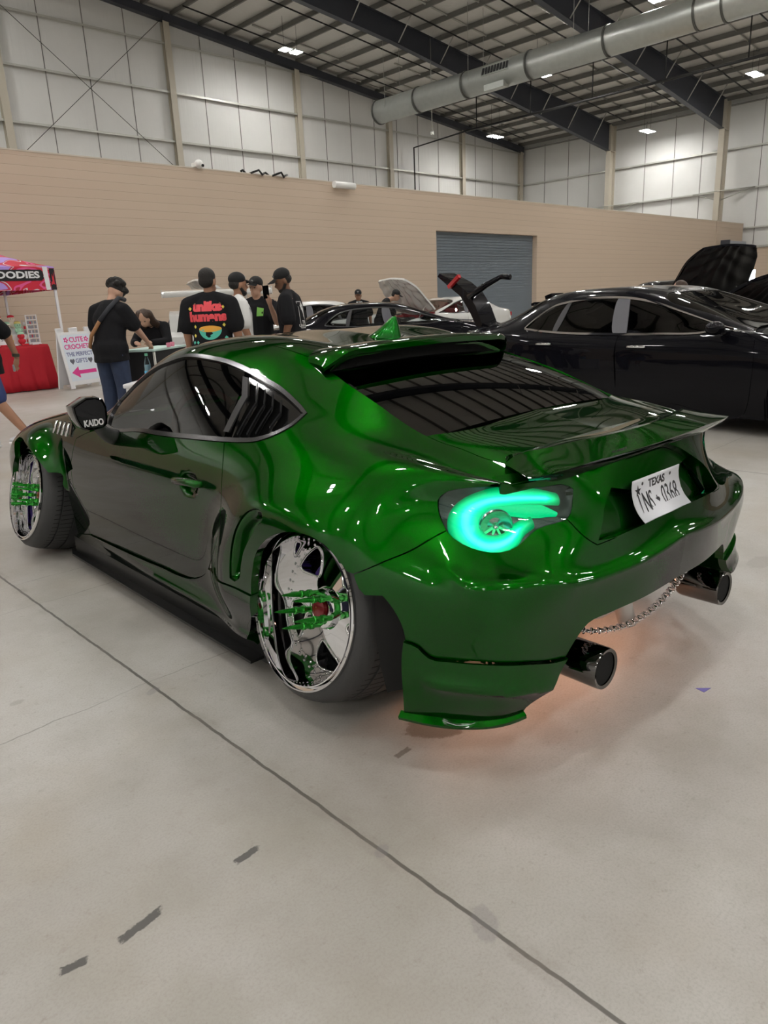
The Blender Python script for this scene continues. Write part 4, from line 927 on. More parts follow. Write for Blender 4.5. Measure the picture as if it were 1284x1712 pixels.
# --- door handles and badge, mirrors
hy, hz = HND
for s, pr in ((1, doors[0]), (-1, doors[1])):
    xs_ = -(.884)*s
    bm = bmesh.new(); bm_tube(bm, [(xs_*.985, hy-.108, hz), (xs_-.012*s, hy-.085, hz+.002), (xs_-.020*s, hy-.03, hz+.004), (xs_-.020*s, hy+.05, hz-.004), (xs_-.010*s, hy+.095, hz-.010), (xs_*.985, hy+.115, hz-.012)], [.013, .016, .016, .016, .014, .010], 10)
    obj('door_handle', bm, M_GREEN, pr)
MZ = [(-1.035, .949), (-1.037, .973), (-1.014, .985), (-.971, 1.007), (-.927, 1.006), (-.897, .991), (-.886, .955), (-.888, .910), (-.893, .880), (-.912, .866), (-.95, .861), (-.989, .864), (-1.012, .878), (-1.027, .912)]
for s in (1, -1):
    c0 = np.mean(MZ, 0); secs = []
    for y, sc in ((1.415, .93), (1.42, 1.0), (1.45, 1.03), (1.50, .97), (1.55, .72), (1.575, .35)):
        secs.append([(s*(c0[0]+(x-c0[0])*sc), y, c0[1]+(z-c0[1])*sc) for x, z in MZ])
    V = np.array(secs).reshape(-1, 3); n = len(MZ); F = [(i*n+j, i*n+(j+1) % n, (i+1)*n+(j+1) % n, (i+1)*n+j) for i in range(5) for j in range(n)]+[tuple(5*n+j for j in range(n))]
    mi = raw('side_mirror', V, F, M_GLOSSB, car, 40)
    bm = bmesh.new(); bm.from_mesh(mi.data); bmesh.ops.recalc_face_normals(bm, faces=bm.faces); bm.to_mesh(mi.data); bm.free()
    raw('mirror_glass', [(s*(c0[0]+(x-c0[0])*.86), 1.416, c0[1]+(z-c0[1])*.86) for x, z in MZ], [tuple(range(n)) if s < 0 else tuple(range(n))[::-1]], mat('mirror_glass_dark', (.02, .02, .022), .03, .0, 1.), mi)
    bm = bmesh.new(); bm_tube(bm, [(s*-.93, 1.45, .875), (s*-.905, 1.47, .845), (s*-.865, 1.50, .815), (s*-.83, 1.51, .80)], [.022, .026, .034, .040], 10); obj('mirror_stalk', bm, mat('dark_grey_plastic', (.05, .05, .05), .45), mi)
    if s == 1:
        M0 = frame((-.955, 1.413, .893), (1, 0, 0), (0, 0, 1))
        text('mirror_script', 'KAIDO', .036, mat('white_vinyl', (.75, .75, .75), .5), mi, M0 @ Matrix.Diagonal((.78, 1.1, 1, 1)), bold=.0012, depth=.0005)
# --- louvred gill behind the front arch
g0 = np.array([(2.30, .80), (2.24, .745), (2.03, .762), (1.99, .80), (2.05, .832)])
for s in (1, -1):
    gl = empty_parent = raw('fender_gill', [(s*-(.862-.25*(z-.74)), y, z) for y, z in g0], [tuple(range(5)) if s < 0 else tuple(range(5))[::-1]], M_GLOSSB, car)
    for k in range(4):
        y = 2.22-.06*k
        cyl('gill_fin', (s*-.873, y+.012, .755), (s*-.852, y-.01, .822), .007, M_CHROME, gl, seg=8)
# --- side splitter, rear winglets, diffuser corners
for s in (1, -1):
    V = []; F = []
    pts = [(-.855, 2.33, .055), (-.892, 2.22, .060), (-.900, 1.2, .064), (-.908, .55, .070), (-.915, .34, .076), (-.80, .34, .076), (-.79, 2.33, .055)]
    bm = bmesh.new(); A = [bm.verts.new((s*x, y, z)) for x, y, z in pts]; B = [bm.verts.new((s*x, y, z+.012)) for x, y, z in pts]
    bm.faces.new(A); bm.faces.new(B[::-1])
    for i in range(7): bm.faces.new((A[i], B[i], B[(i+1) % 7], A[(i+1) % 7]))
    bm_box(bm, (s*-.845, 1.28, .11), (.02, 1.95, .10))
    bmesh.ops.recalc_face_normals(bm, faces=bm.faces); obj('side_splitter', bm, mat('satin_black_plastic', (.010, .010, .010), .30, 0, 0, .25), car)
    W = [[(-.890, -.450, .205), (-.905, -.452, .190), (-.902, -.452, .180), (-.86, -.44, .182)], [(-.842, -.525, .196), (-.858, -.535, .180), (-.853, -.535, .170), (-.80, -.50, .172)],
         [(-.785, -.590, .190), (-.800, -.606, .174), (-.796, -.605, .164), (-.73, -.56, .166)], [(-.742, -.632, .196), (-.752, -.655, .174), (-.746, -.654, .164), (-.69, -.60, .166)],
         [(-.690, -.668, .215), (-.692, -.700, .184), (-.687, -.698, .172), (-.63, -.63, .172)], [(-.655, -.690, .232), (-.652, -.722, .196), (-.648, -.720, .183), (-.59, -.65, .184)]]
    loft('bumper_winglet', np.array(W)*C_((s, 1, 1)), M_GREEN, car, full=False, sm=25, sub=3)
    lathe('exhaust_tip', [(.052, 0), (.062, -.003), (.064, .004), (.0635, .14), (.060, .155), (.045, .17), (.030, .19), (.030, .30)], mat('black_chrome', (.16, .155, .15), .05, 1.), car, 40, 'Y').location = (s*-.408, -.825, .284)
    e = bpy.data.objects[[o.name for o in car.children if o.name.startswith('exhaust_tip')][-1]]
    cyl('exhaust_bore', (0, .004, 0), (0, .16, 0), .052, mat('bore_black', (.004, .004, .004), .9), e, seg=28)  # near-black solid plug just inside the tip mouth
    cyl('inner_pipe', (0, .25, 0), (0, .75, .02), .03, M_GALV, e)
M_ALU = mat('brushed_aluminium', (.62, .60, .58), .35, .9)
tube('exhaust_muffler', [(-.30, -.42, .33), (-.1, -.46, .31), (.1, -.46, .31), (.30, -.42, .33)], .085, M_ALU, car, 16)
cyl('centre_pipe', (.0, -.62, .40), (.02, -.66, .225), .032, M_ALU, car, seg=20)
bm = bmesh.new(); bm_tube(bm, [(-.44, -.60, .40), (-.2, -.66, .37), (.1, -.67, .37), (.44, -.60, .41)], .045, 12); obj('crash_bar', bm, M_ALU, car)
# chain hung under the bumper
ch = None; nl = 44
pa, pb = Vector((-.50, -.745, .425)), Vector((.37, -.72, .405))
bm = bmesh.new()
for k in range(nl):
    t = (k+.5)/nl; c = pa.lerp(pb, t); c.z -= .115*4*t*(1-t)*.9; c.y -= .02*4*t*(1-t)
    t2 = t+.01; d = pa.lerp(pb, t2); d.z -= .115*4*t2*(1-t2)*.9; ax = (d-c).normalized()
    up = Vector((0, 0, 1)) if k % 2 else Vector((0, 1, 0)); q = ax.cross(up).normalized()
    bm_tube(bm, [c+ax*.0135*math.cos(a)+q*.008*math.sin(a) for a in np.linspace(0, 2*PI, 10, endpoint=False)], .0032, 6, True)
obj('bumper_chain', bm, M_CHROME, car)
# --- licence plate, bowed at the foot
pl_prof = [(.790, -.740), (.768, -.739), (.742, -.742), (.714, -.751), (.690, -.765), (.672, -.782), (.655, -.803)]
pz = np.array([a for a, b in pl_prof]); py = np.array([b for a, b in pl_prof])
arc = np.concatenate([[0], np.cumsum(np.hypot(np.diff(pz), np.diff(py)))]); PLH = arc[-1]; PLW = .305; PX0 = .0
def plate_pt(x, t, off=0.):          # t metres down from the top edge
    z = np.interp(t, arc, pz); y = np.interp(t, arc, py); return (x+PX0, y-off, z)
ts = np.linspace(0, PLH, 15); V = [plate_pt(x, t, .0) for t in ts for x in (-PLW/2, PLW/2)]
F = [(2*i, 2*i+1, 2*i+3, 2*i+2) for i in range(14)]
pl = raw('licence_plate', V, F, mat('plate_white', (.74, .75, .80), .35), car, 60)
so = pl.modifiers.new('thick', 'SOLIDIFY'); so.thickness = .002
M_INK = mat('plate_black_ink', (.02, .02, .025), .4)
def plate_text(name, s, size, x, t, sx=1., bold=.0, m=M_INK):
    me = text_mesh(s, size, .0004, bold)
    for v in me.vertices:
        q = plate_pt(v.co.x*sx+x, t-v.co.y, .0022+v.co.z); v.co = q
    return obj(name, me, m, pl)
plate_text('plate_state', 'TEXAS', .036, 0, PLH*.17, 1.0, .0012); plate_text('plate_number', 'LNS', .092, -.083, PLH*.53, .56, .0003); plate_text('plate_number', '0368', .092, .072, PLH*.53, .58, .0003)
plate_text('plate_slogan', 'The Lone Star State', .016, .01, PLH*.86, 1., .0)
def plate_poly(name, pts, x, t): 
    raw(name, [plate_pt(x+a, t-b, .0025) for a, b in pts], [tuple(range(len(pts)))], M_INK, pl)
plate_poly('plate_star', [(.020*math.sin(2*PI*k/10)*(1 if k % 2 == 0 else .38), .020*math.cos(2*PI*k/10)*(1 if k % 2 == 0 else .38)) for k in range(10)], -.118, PLH*.24)
plate_poly('plate_state_shape', [(-.012, .004), (-.004, .004), (-.004, .012), (.002, .012), (.002, .006), (.012, .003), (.013, -.004), (.005, -.012), (.002, -.009), (-.004, -.004)], -.012, PLH*.53)
for x, t in ((-.09, PLH*.12), (.09, PLH*.12), (-.075, PLH*.93), (.08, PLH*.90)): plate_poly('plate_bolt', [(.006*math.cos(a), .006*math.sin(a)) for a in np.linspace(0, 2*PI, 10, endpoint=False)], x, t)
plate_text('plate_sticker', 'DBRS-1', .010, .115, PLH*.80)
text('spoiler_script', 'PROSPEC', .020, mat('decal_black', (.02, .02, .02), .4), car, frame((-.215, -.7275, .893), (1, -.02, 0), (0, .02, 1)), bold=.0004, depth=.0006)
# --- wheels
M_TREAD = bpy.data.materials.new('tyre_tread'); M_TREAD.use_nodes = True
nt = M_TREAD.node_tree; b = nt.nodes['Principled BSDF']; b.inputs['Base Color'].default_value = (.022, .022, .023, 1); b.inputs['Roughness'].default_value = .5
M_SPIKE = mat('anodised_green_spike', (.06, .55, .07), .18, .9, .5); M_REDCAP = mat('red_centre_cap', (.22, .01, .015), .25, .3, .5)
def make_wheel(rr, ro, rmid, rin, wd):
    """axis +X points outward; the lip plane lies at x = 0"""
    wh = lathe('wheel', [(rr, .0), (rr+.006, -.004), (rr+.006, -.012), (rr-.006, -.016), (rr-.010, -.004), (rr-.014, -.004), (rr-.018, -.03), (rr-.022, -.16), (rr-.045, -.175), (rr-.048, -wd), (rr-.03, -wd-.01)], M_CHROME, None, 96)
    prof = [(rr-.002, -.016), (rr+.008, -.014), (ro, -.022), (ro+.014, -.036), (rmid-.005, -.058), (rmid-.001, -.072)]
    n_ = 4; x0, x1 = -.072, -wd+.03
    for g in (0.12, .36, .62, .86):
        xg = x0+(x1-x0)*g; r_ = np.interp(g, [0, .3, 1], [rmid, rmid+.008, rin]); prof += [(r_, xg+.005), (r_-.009, xg+.004), (r_-.009, xg-.004), (r_, xg-.005)]
    prof += [(rin, x1), (rin-.02, -wd), (rr-.0, -wd-.01)]
    bm = bmesh.new(); bm_lathe(bm, prof, 180); bmesh.ops.recalc_face_normals(bm, faces=bm.faces)
    # sipes cut across the tread as thin dark blocks
    NSI = 72
    for i in range(NSI):
        a = 2*PI*i/NSI
        for k, (ga, gb) in enumerate(((.02, .11), (.14, .35), (.64, .85), (.88, 1.0))):
            xa, xb = x0+(x1-x0)*ga, x0+(x1-x0)*gb; ra = np.interp(ga, [0, .3, 1], [rmid, rmid+.008, rin]); rb = np.interp(gb, [0, .3, 1], [rmid, rmid+.008, rin])
            a2 = a+(.045 if k in (1, 2) else .02)*(1 if k < 2 else -1); wdt = .0042
            vs = [bm.verts.new((xa, (ra+.0012)*math.cos(a)-wdt*math.sin(a)*q, (ra+.0012)*math.sin(a)+wdt*math.cos(a)*q)) for q in (-.5, .5)]+[bm.verts.new((xb, (rb+.0012)*math.cos(a2)-wdt*math.sin(a2)*q, (rb+.0012)*math.sin(a2)+wdt*math.cos(a2)*q)) for q in (.5, -.5)]
            bm.faces.new(vs).material_index = 1
    obj('tyre', bm, [M_RUBBER, M_DARK], wh, 50)
    # dished face with five teardrop windows
    Rf = rr-.020; NB = 5
    def face_pt(x, y): 
        r = np.hypot(x, y); return np.stack([-.135+.030*np.clip(1-r/Rf, 0, 1)**1.2-.012*sstep(.0, .6, r/Rf)*0, x, y], 1)
    ring = np.array([(Rf*math.cos(a), Rf*math.sin(a)) for a in np.linspace(0, 2*PI, 120, endpoint=False)]); loops = [ring]
    for k in range(NB):
        a0 = 2*PI*k/NB+.42; h_ = []
        for t in np.linspace(0, 2*PI, 36, endpoint=False):
            rad = .175+.060*math.cos(t); an = .42*math.sin(t)*(.50+.50*(rad-.115)/.12)+.10*math.cos(t); rad = min(rad, Rf-.022)
            h_.append((rad*math.cos(a0+an), rad*math.sin(a0+an)))
        h_ = np.array(h_); loops.append(h_)
    g = panel_geom(loops, .02, lambda u, v: face_pt(u, v), gap=0, rim=.045, outsign=-1)
    P, F, N = g
    if N[:, 0][:50].mean() < 0:
        g = panel_geom(loops, .02, lambda u, v: face_pt(u, v), gap=0, rim=.045, outsign=1)
    mesh_geom('spoke_face', g, M_CHROME, wh)
    for l in loops[1:]:
        P3 = face_pt(l[:, 0], l[:, 1]); tube('window_lip', [tuple(p) for p in P3], .0055, M_CHROME, wh, 6, True)
    bm = bmesh.new()
    for i in range(45):
        a = 2*PI*i/45; r_ = Rf-.011; p = face_pt(np.array([r_*math.cos(a)]), np.array([r_*math.sin(a)]))[0]
        M0 = Matrix.Translation(p) @ Matrix.Diagonal((.7, 1, 1, 1)); bmesh.ops.create_icosphere(bm, subdivisions=1, radius=.006, matrix=M0)
    obj('rivet_ring', bm, M_CHROME, wh, 180)
    lathe('hub', [(.075, -.118), (.066, -.095), (.050, -.090), (.040, -.090)], M_CHROME, wh, 40)
    lathe('centre_cap', [(.034, -.092), (.032, -.078), (.018, -.074), (0, -.073)], M_REDCAP, wh, 32)
    for k in range(5):
        a = 2*PI*k/5+.3; y, z = .056*math.cos(a), .056*math.sin(a)
        o = lathe('lug_spike', [(.0, .062), (.004, .045), (.008, .010), (.0098, -.020), (.013, -.022), (.013, -.032), (.0095, -.036), (.011, -.050), (.014, -.054), (.014, -.066), (.010, -.070), (.010, -.098)], M_SPIKE, wh, 14); o.location = (0, y, z)
    lathe('brake_disc', [(.16, -.20), (.16, -.215), (.05, -.215), (.05, -.20), (.16, -.20)], mat('brake_disc_steel', (.25, .24, .24), .35, .9), wh, 48)
    bm = bmesh.new()
    for i, a in enumerate(np.linspace(-.45, .45, 7)): bm_box(bm, (-.195, .145*math.cos(a-.9), .145*math.sin(a-.9)), (.06, .05, .042), (a-.9, 0, 0), bev=.006)
    obj('brake_caliper', bm, mat('purple_caliper', (.09, .04, .35), .35, .1, .4), wh)
    lathe('wheel_back', [(rr-.05, -wd+.02), (.02, -wd+.02)], M_INNER, wh, 40)
    return wh
def copy_wheel(src):
    o = src.copy(); COL.objects.link(o)
    for c in list(src.children): d = c.copy(); d.parent = o; COL.objects.link(d)
    return o
CAMB = math.radians(14)
wh = make_wheel(.260, .283, .310, .300, .41)
for k, (x, y, z, cb) in enumerate(((-.908, .003, .392, CAMB), (.908, .003, .392, CAMB), (-.980, 2.605, .372, CAMB*1.12), (.980, 2.605, .372, CAMB*1.12))):
    o = wh if k == 0 else copy_wheel(wh)
    o.parent = car; o.location = (x, y, z); o.rotation_euler = (0, PI+cb, 0) if x < 0 else (0, -cb, 0)
    if k == 2: o.rotation_euler = (1.1, PI+cb, 0)
# wheel wells
for y, rw in ((.0, .50), (2.6, .40)):
    for s in (-1, 1):
        bm = bmesh.new(); bm_lathe(bm, [(rw, 0), (rw, -.38), (.02, -.38)], 32); bmesh.ops.delete(bm, geom=[v for v in bm.verts if v.co.z < -.06], context='VERTS'); bmesh.ops.transform(bm, matrix=Matrix.Diagonal((1, 1, .84, 1)), verts=bm.verts); o = obj('wheel_well', bm, M_INNER, car, 60); o.location = (s*.86, y, .38); o.rotation_euler = (0, 0, PI if s < 0 else 0)
# small warm lamps under the tail, which light the concrete
M_AMB = mat('amber_lamp', (1, .4, .2), .4, emit=(1, .52, .33), estr=13.)
ul = cyl('under_light', (-.62, -.30, .235), (.55, -.36, .235), .016, M_AMB, car, seg=10)

# ---------------------------------------------------------------- parked cars round the hall
SED = np.array([
 [(.62, 1.62, .20), (.66, 1.64, .30), (.68, 1.65, .42), (.68, 1.64, .52), (.66, 1.60, .60), (.60, 1.54, .66), (.50, 1.58, .68), (.40, 1.60, .69), (.32, 1.61, .69), (.16, 1.63, .69), (0, 1.64, .69)],
 [(.82, 1.20, .18), (.86, 1.20, .30), (.875, 1.20, .46), (.875, 1.20, .60), (.85, 1.20, .70), (.79, 1.19, .77), (.68, 1.20, .80), (.58, 1.21, .81), (.45, 1.22, .82), (.22, 1.24, .83), (0, 1.25, .83)],
 [(.86, .75, .16), (.895, .75, .29), (.915, .75, .47), (.915, .75, .63), (.89, .75, .76), (.835, .75, .845), (.74, .76, .87), (.64, .77, .88), (.50, .78, .90), (.25, .80, .91), (0, .80, .91)],
 [(.87, .30, .16), (.90, .30, .28), (.92, .30, .48), (.92, .30, .65), (.90, .30, .79), (.848, .30, .91), (.80, .28, .935), (.73, .26, .95), (.66, .24, .96), (.34, .14, .965), (0, .10, .965)],
 [(.87, -.05, .16), (.90, -.05, .28), (.92, -.05, .48), (.92, -.05, .66), (.90, -.05, .80), (.846, -.05, .935), (.79, -.07, .965), (.74, -.10, 1.01), (.69, -.12, 1.04), (.36, -.20, 1.07), (0, -.24, 1.075)],
 [(.87, -.60, .16), (.90, -.60, .28), (.92, -.60, .48), (.92, -.60, .66), (.90, -.60, .80), (.845, -.60, .922), (.765, -.62, 1.05), (.685, -.64, 1.165), (.615, -.66, 1.215), (.33, -.72, 1.255), (0, -.75, 1.265)],
 [(.87, -1.20, .16), (.90, -1.20, .28), (.92, -1.20, .48), (.92, -1.20, .66), (.90, -1.20, .80), (.845, -1.20, .908), (.745, -1.20, 1.10), (.645, -1.20, 1.285), (.565, -1.20, 1.345), (.29, -1.20, 1.375), (0, -1.20, 1.382)],
 [(.87, -1.80, .16), (.90, -1.80, .28), (.92, -1.80, .48), (.92, -1.80, .66), (.90, -1.80, .80), (.845, -1.80, .910), (.74, -1.80, 1.11), (.635, -1.80, 1.31), (.555, -1.80, 1.365), (.28, -1.80, 1.393), (0, -1.80, 1.40)],
 [(.87, -2.40, .16), (.90, -2.40, .28), (.92, -2.40, .48), (.925, -2.40, .67), (.905, -2.40, .82), (.845, -2.40, .930), (.75, -2.38, 1.08), (.65, -2.36, 1.235), (.57, -2.35, 1.31), (.29, -2.38, 1.355), (0, -2.40, 1.365)],
 [(.87, -2.85, .17), (.90, -2.85, .28), (.92, -2.85, .48), (.92, -2.85, .68), (.90, -2.85, .84), (.835, -2.85, .948), (.745, -2.82, 1.04), (.66, -2.78, 1.13), (.58, -2.75, 1.20), (.30, -2.78, 1.245), (0, -2.80, 1.255)],
 [(.85, -3.25, .19), (.88, -3.25, .30), (.90, -3.25, .48), (.90, -3.25, .68), (.88, -3.25, .85), (.81, -3.25, .945), (.73, -3.22, .985), (.66, -3.18, 1.02), (.59, -3.15, 1.05), (.30, -3.17, 1.085), (0, -3.18, 1.09)],
 [(.80, -3.60, .22), (.83, -3.60, .32), (.85, -3.60, .48), (.85, -3.60, .68), (.83, -3.60, .83), (.76, -3.60, .92), (.70, -3.60, .94), (.64, -3.60, .95), (.57, -3.60, .955), (.29, -3.61, .965), (0, -3.62, .965)],
 [(.66, -3.84, .25), (.69, -3.86, .34), (.71, -3.87, .48), (.71, -3.87, .66), (.70, -3.86, .80), (.66, -3.85, .895), (.60, -3.87, .905), (.52, -3.89, .91), (.42, -3.90, .912), (.22, -3.92, .915), (0, -3.93, .915)]])
SED[..., 0] *= -1
SUK = _knots(np.linalg.norm(np.diff(SED[:, 1:6], axis=0), axis=2).mean(1)); SVK = _knots(np.linalg.norm(np.diff(SED[2:-2], axis=1), axis=2).mean(0))
def sed_surf(u, v):
    P = np.einsum('ni,nj,ijk->nk', cardinal(SUK, u), cardinal(SVK, v), SED); return P
_su, _sv = np.meshgrid(np.linspace(0, SUK[-1], 240), np.linspace(0, SVK[8], 120), indexing='ij'); _SP = sed_surf(_su.ravel(), _sv.ravel())
def syz(pts):       # (y, z) on the flank -> surface parameters
    out = []
    for y, z in pts:
        k = np.argmin((_SP[:, 1]-y)**2+(_SP[:, 2]-z)**2); a = np.array([_su.ravel()[k], _sv.ravel()[k]])
        for _ in range(4):
            F = lambda a: sed_surf(a[:1], a[1:])[0, 1:]-np.array([y, z]); r = F(a); J = np.stack([(F(a+e)-r)/1e-4 for e in np.eye(2)*1e-4], 1)
            try: a = a-np.clip(np.linalg.solve(J, r), -.05, .05)
            except Exception: break
        out.append(tuple(a))
    return np.array(out)
S_DLO = syz([(.11, .948), (-.3, .924), (-.7, .909), (-1.2, .900), (-1.6, .900), (-2.0, .908), (-2.3, .924), (-2.5, .942), (-2.62, .965), (-2.55, 1.05), (-2.45, 1.13), (-2.3, 1.215), (-2.1, 1.262), (-1.8, 1.295), (-1.5, 1.300), (-1.2, 1.280), (-.9, 1.225), (-.6, 1.14), (-.3, 1.05), (0, .975)])
S_FD = syz([(.26, .885), (.29, .70), (.29, .50), (.27, .30), (.25, .235), (-.5, .235), (-1.18, .235), (-1.19, .5), (-1.21, .7), (-1.215, .896), (-.7, .905), (-.3, .92), (.11, .944)])
S_RD = syz([(-1.225, .896), (-1.22, .7), (-1.20, .5), (-1.19, .235), (-1.95, .235), (-2.10, .33), (-2.26, .55), (-2.42, .72), (-2.50, .85), (-2.55, .93), (-2.3, .92), (-2.0, .905), (-1.6, .897)])
def arch_yz(cy, r, n=15): return [(cy+r*math.cos(a), .33+r*math.sin(a)) for a in np.linspace(-.42, PI+.42, n)]
SB = SVK[0]; SC_ = SVK[10]
def arch_uv(cy, r):
    q = syz(arch_yz(cy, r)); q = q[np.argsort(q[:, 0])]; q[0, 1] = q[-1, 1] = SB; return q
S_A1 = arch_uv(.78, .36); S_A2 = arch_uv(-2.07, .36)
def uv_at(y, v): 
    k = np.argmin(abs(sed_surf(np.linspace(0, SUK[-1], 400), np.full(400, v))[:, 1]-y)); return np.linspace(0, SUK[-1], 400)[k]
V8, V7, V5 = SVK[8], SVK[7], SVK[5]
uwb, uwt, ugt, ugb, utr = uv_at(.16, V8), uv_at(-.85, V8), uv_at(-2.48, V8), uv_at(-3.22, V8), SUK[-1]
S_BODY = loop_of([(0, SB)], S_A1, S_A2, [(utr, SB), (utr, SC_)], [(ugb, SC_), (ugb, V8), (ugt, V8), (ugt, SC_)], [(uwt, SC_), (uwt, V8), (uwb+.02, V7+.05), (uwb, SVK[6])], [(0, SVK[6])], step=.05)
S_HOLE = loop_of(S_FD[::1][:1], S_FD[:9], S_RD[3:10], step=.04)
# flank opening: both doors and the window line in one outline
S_OPEN = loop_of(S_FD[:6], S_RD[3:10], S_DLO[8:], S_FD[-1:], step=.04)
def lay_glass(name, tint): return MATS.setdefault(name, glass(name, tint))
def make_car(label, cat, col, loc, rz, group=None, tint=(.05, .05, .055), hood='open', trunk='closed', trim=True, detail=True, name='sedan', inside=(.02, .02, .022), sc=1.0, hang=52):
    c = empty(name, loc, rz, label, cat, group); c.scale = (sc,)*3
    pm = mat('car_paint_%02x%02x%02x' % tuple(int(255*x) for x in col), col, .25, 0, 1. if max(col) > .3 else .6, .5 if max(col) > .3 else .05); pm.node_tree.nodes['Principled BSDF'].inputs['Coat IOR'].default_value = 1.5 if max(col) > .3 else 1.33
    pm = pm; gm = lay_glass('car_glass_%02x' % int(255*tint[0]), tint); dk = mat('car_inside_%02x' % int(255*inside[0]), inside, .9)
    hk = [(1, SC_)]
    panel_full('body', pm, c, panel_geom([S_BODY, S_OPEN], .07 if detail else .12, sed_surf, gap=0, rim=.02, keep_v=hk))
    panel_pair('front_door', pm, c, panel_geom(loop_of(S_FD, step=.05), .06, sed_surf, gap=.004, rim=.02)); panel_pair('rear_door', pm, c, panel_geom(loop_of(S_RD, step=.05), .06, sed_surf, gap=.004, rim=.02))
    dl = loop_of(S_DLO, step=.04); dn = shrink(dl, .020)
    g_ = panel_pair('side_window', gm, c, panel_geom(dn, .06, sed_surf, gap=0, rim=.004, off=-.006))
    panel_pair('window_trim', M_CHROME if trim else M_TRIM, c, panel_geom([dl, dn], .05, sed_surf, gap=0, rim=.015, off=.004))
    panel_full('rear_window', gm, c, panel_geom(loop_of([(ugt, SC_), (ugt, V8), (ugb, V8), (ugb, SC_)], step=.06), .08, sed_surf, gap=.003, rim=.004, off=-.003, keep_v=hk))
    panel_full('windshield', gm, c, panel_geom(loop_of([(uwb, SC_), (uwb, SVK[6]), (uwb+.02, V7+.05), (uwt, V8), (uwt, SC_)], step=.06), .08, sed_surf, gap=.003, rim=.004, off=-.003, keep_v=hk))
    # pillars over the glass
    for y0, y1, yt0, yt1, m in ((-1.13, -1.30, -1.24, -1.38, mat('pillar_grey', (.10, .10, .115), .3)), (-2.10, -2.135, -2.02, -2.05, M_TRIM)):
        q = syz([(y0, .915), (y1, .915), (yt1, 1.28 if y0 > -2 else 1.255), (yt0, 1.275 if y0 > -2 else 1.255)])
        panel_pair('window_pillar', m, c, panel_geom(loop_of(q, step=.04), .06, sed_surf, gap=0, rim=.01, off=.003))
    if detail:
        for s in (1, -1):
            for y, z in ((-.95, .79), (-2.22, .795)):
                bm = bmesh.new(); x = .912*s; bm_tube(bm, [(x-.02*s, y+.11, z), (x+.022*s, y+.09, z+.004), (x+.026*s, y-.02, z+.004), (x+.022*s, y-.09, z), (x-.02*s, y-.11, z)], .015, 8); obj('door_handle', bm, M_CHROME if trim else pm, c)
            bm = bmesh.new(); bm_ell_(bm, (s*.99, -.06, .985), (.095, .085, .062)); bm_cyl(bm, (s*.90, -.04, .95), (s*.84, -.02, .935), .03, .03, 8); obj('side_mirror', bm, pm, c, 180)
    # hood
    hoodp = loop_of([(.02, SVK[6]), (uwb-.06, SVK[6])], [(uwb-.06, SC_), (.02, SC_)], step=.08)
    g = panel_geom(hoodp, .10, sed_surf, gap=.004, rim=.05, keep_v=hk); P, F, N = merge(g, mirrored(g))
    if hood == 'open':
        piv = np.array([0, .12, .955]); R_ = np.array(Matrix.Rotation(math.radians(hang), 3, 'X'))
        P = (P-piv)@R_.T+piv; N = N@R_.T
    mesh_geom('hood', (P, F, N), pm, c)
    if hood == 'open':
        hl_ = shrink(hoodp, .03); hl_[hoodp[:, 1] > SC_-1e-4, 1] = SC_; g2 = panel_geom(hl_, .05, lambda u, v: sed_surf(u, v)-np.array([0, 0, 1])*(.05+.018*np.sin(v*22)+.014*np.sin(u*17+v*9))[:, None], gap=0, rim=0, keep_v=None); g2 = merge(g2, mirrored(g2)); P2 = (g2[0]-piv)@R_.T+piv
        mesh_geom('hood_liner', (P2, g2[1], g2[2]@R_.T), pm if max(col) > .3 else mat('hood_felt', (.018, .018, .018), .55, bump=.5, bscale=12), c)
        for s in (1, -1): cyl('hood_prop', (s*.60, .75, .86), (s*.56, .28, 1.30), .012, M_GALV, c, seg=8)
        bm = bmesh.new(); bm_box(bm, (0, .80, .62), (1.1, .9, .35)); bm_box(bm, (0, .75, .80), (.55, .45, .12), bev=.03); obj('engine', bm, mat('engine_black', (.03, .03, .03), .5), c); box('engine_cover', (.12, .72, .90), (.40, .30, .06), mat('red_cover', (.35, .03, .04), .35), c, bev=.015)
    # inside, floor, wheels
    bm = bmesh.new(); bm_box(bm, (0, -1.1, .30), (1.56, 5.0, .26)); bm_box(bm, (0, -1.2, .55), (1.64, 3.2, .3)); bm_box(bm, (0, -.05, .85), (1.4, .35, .2), bev=.05)
    for x in (-.38, .38): bm_box(bm, (x, -1.10, .80), (.46, .14, .50), (-.2, 0, 0), bev=.04); bm_box(bm, (x, -1.17, 1.10), (.24, .1, .16), (-.2, 0, 0), bev=.03); bm_box(bm, (x, -2.1, .80), (.5, .14, .40), (-.25, 0, 0), bev=.04)
    obj('seats', bm, dk, c)
    for y in (.78, -2.07):
        for s in (1, -1):
            t = lathe('wheel', [(.225, 0), (.240, -.004), (.310, -.03), (.330, -.06), (.330, -.20), (.30, -.22), (.02, -.22)], M_RUBBER, c, 40); t.location = (s*.905, y, .33); t.rotation_euler = (0, 0 if s > 0 else PI, 0)
            lathe('rim', [(.228, -.002), (.222, .002), (.212, -.02), (.06, -.03), (.03, -.01), (0, -.01)], M_GLOSSB if max(col) < .1 else M_CHROME, t, 40)
            bm = bmesh.new()
            for i in range(5):
                for d in (-.10, .10): a = 2*PI*i/5+d; bm_cyl(bm, (-.008, .05*math.cos(a), .05*math.sin(a)), (-.012, .215*math.cos(a+d*.3), .215*math.sin(a+d*.3)), .014, .011, 6)
            obj('spokes', bm, M_GLOSSB if max(col) < .1 else M_CHROME, t)
    tl_ = mat('red_lamp', (.45, .01, .015), .15, 0, 1.)
    for s in (1, -1):
        bm = bmesh.new(); bm_box(bm, (s*.60, -3.86, .77), (.36, .05, .13), (0, 0, s*.35), bev=.02); obj('tail_lamp', bm, tl_, c)
    return c, pm
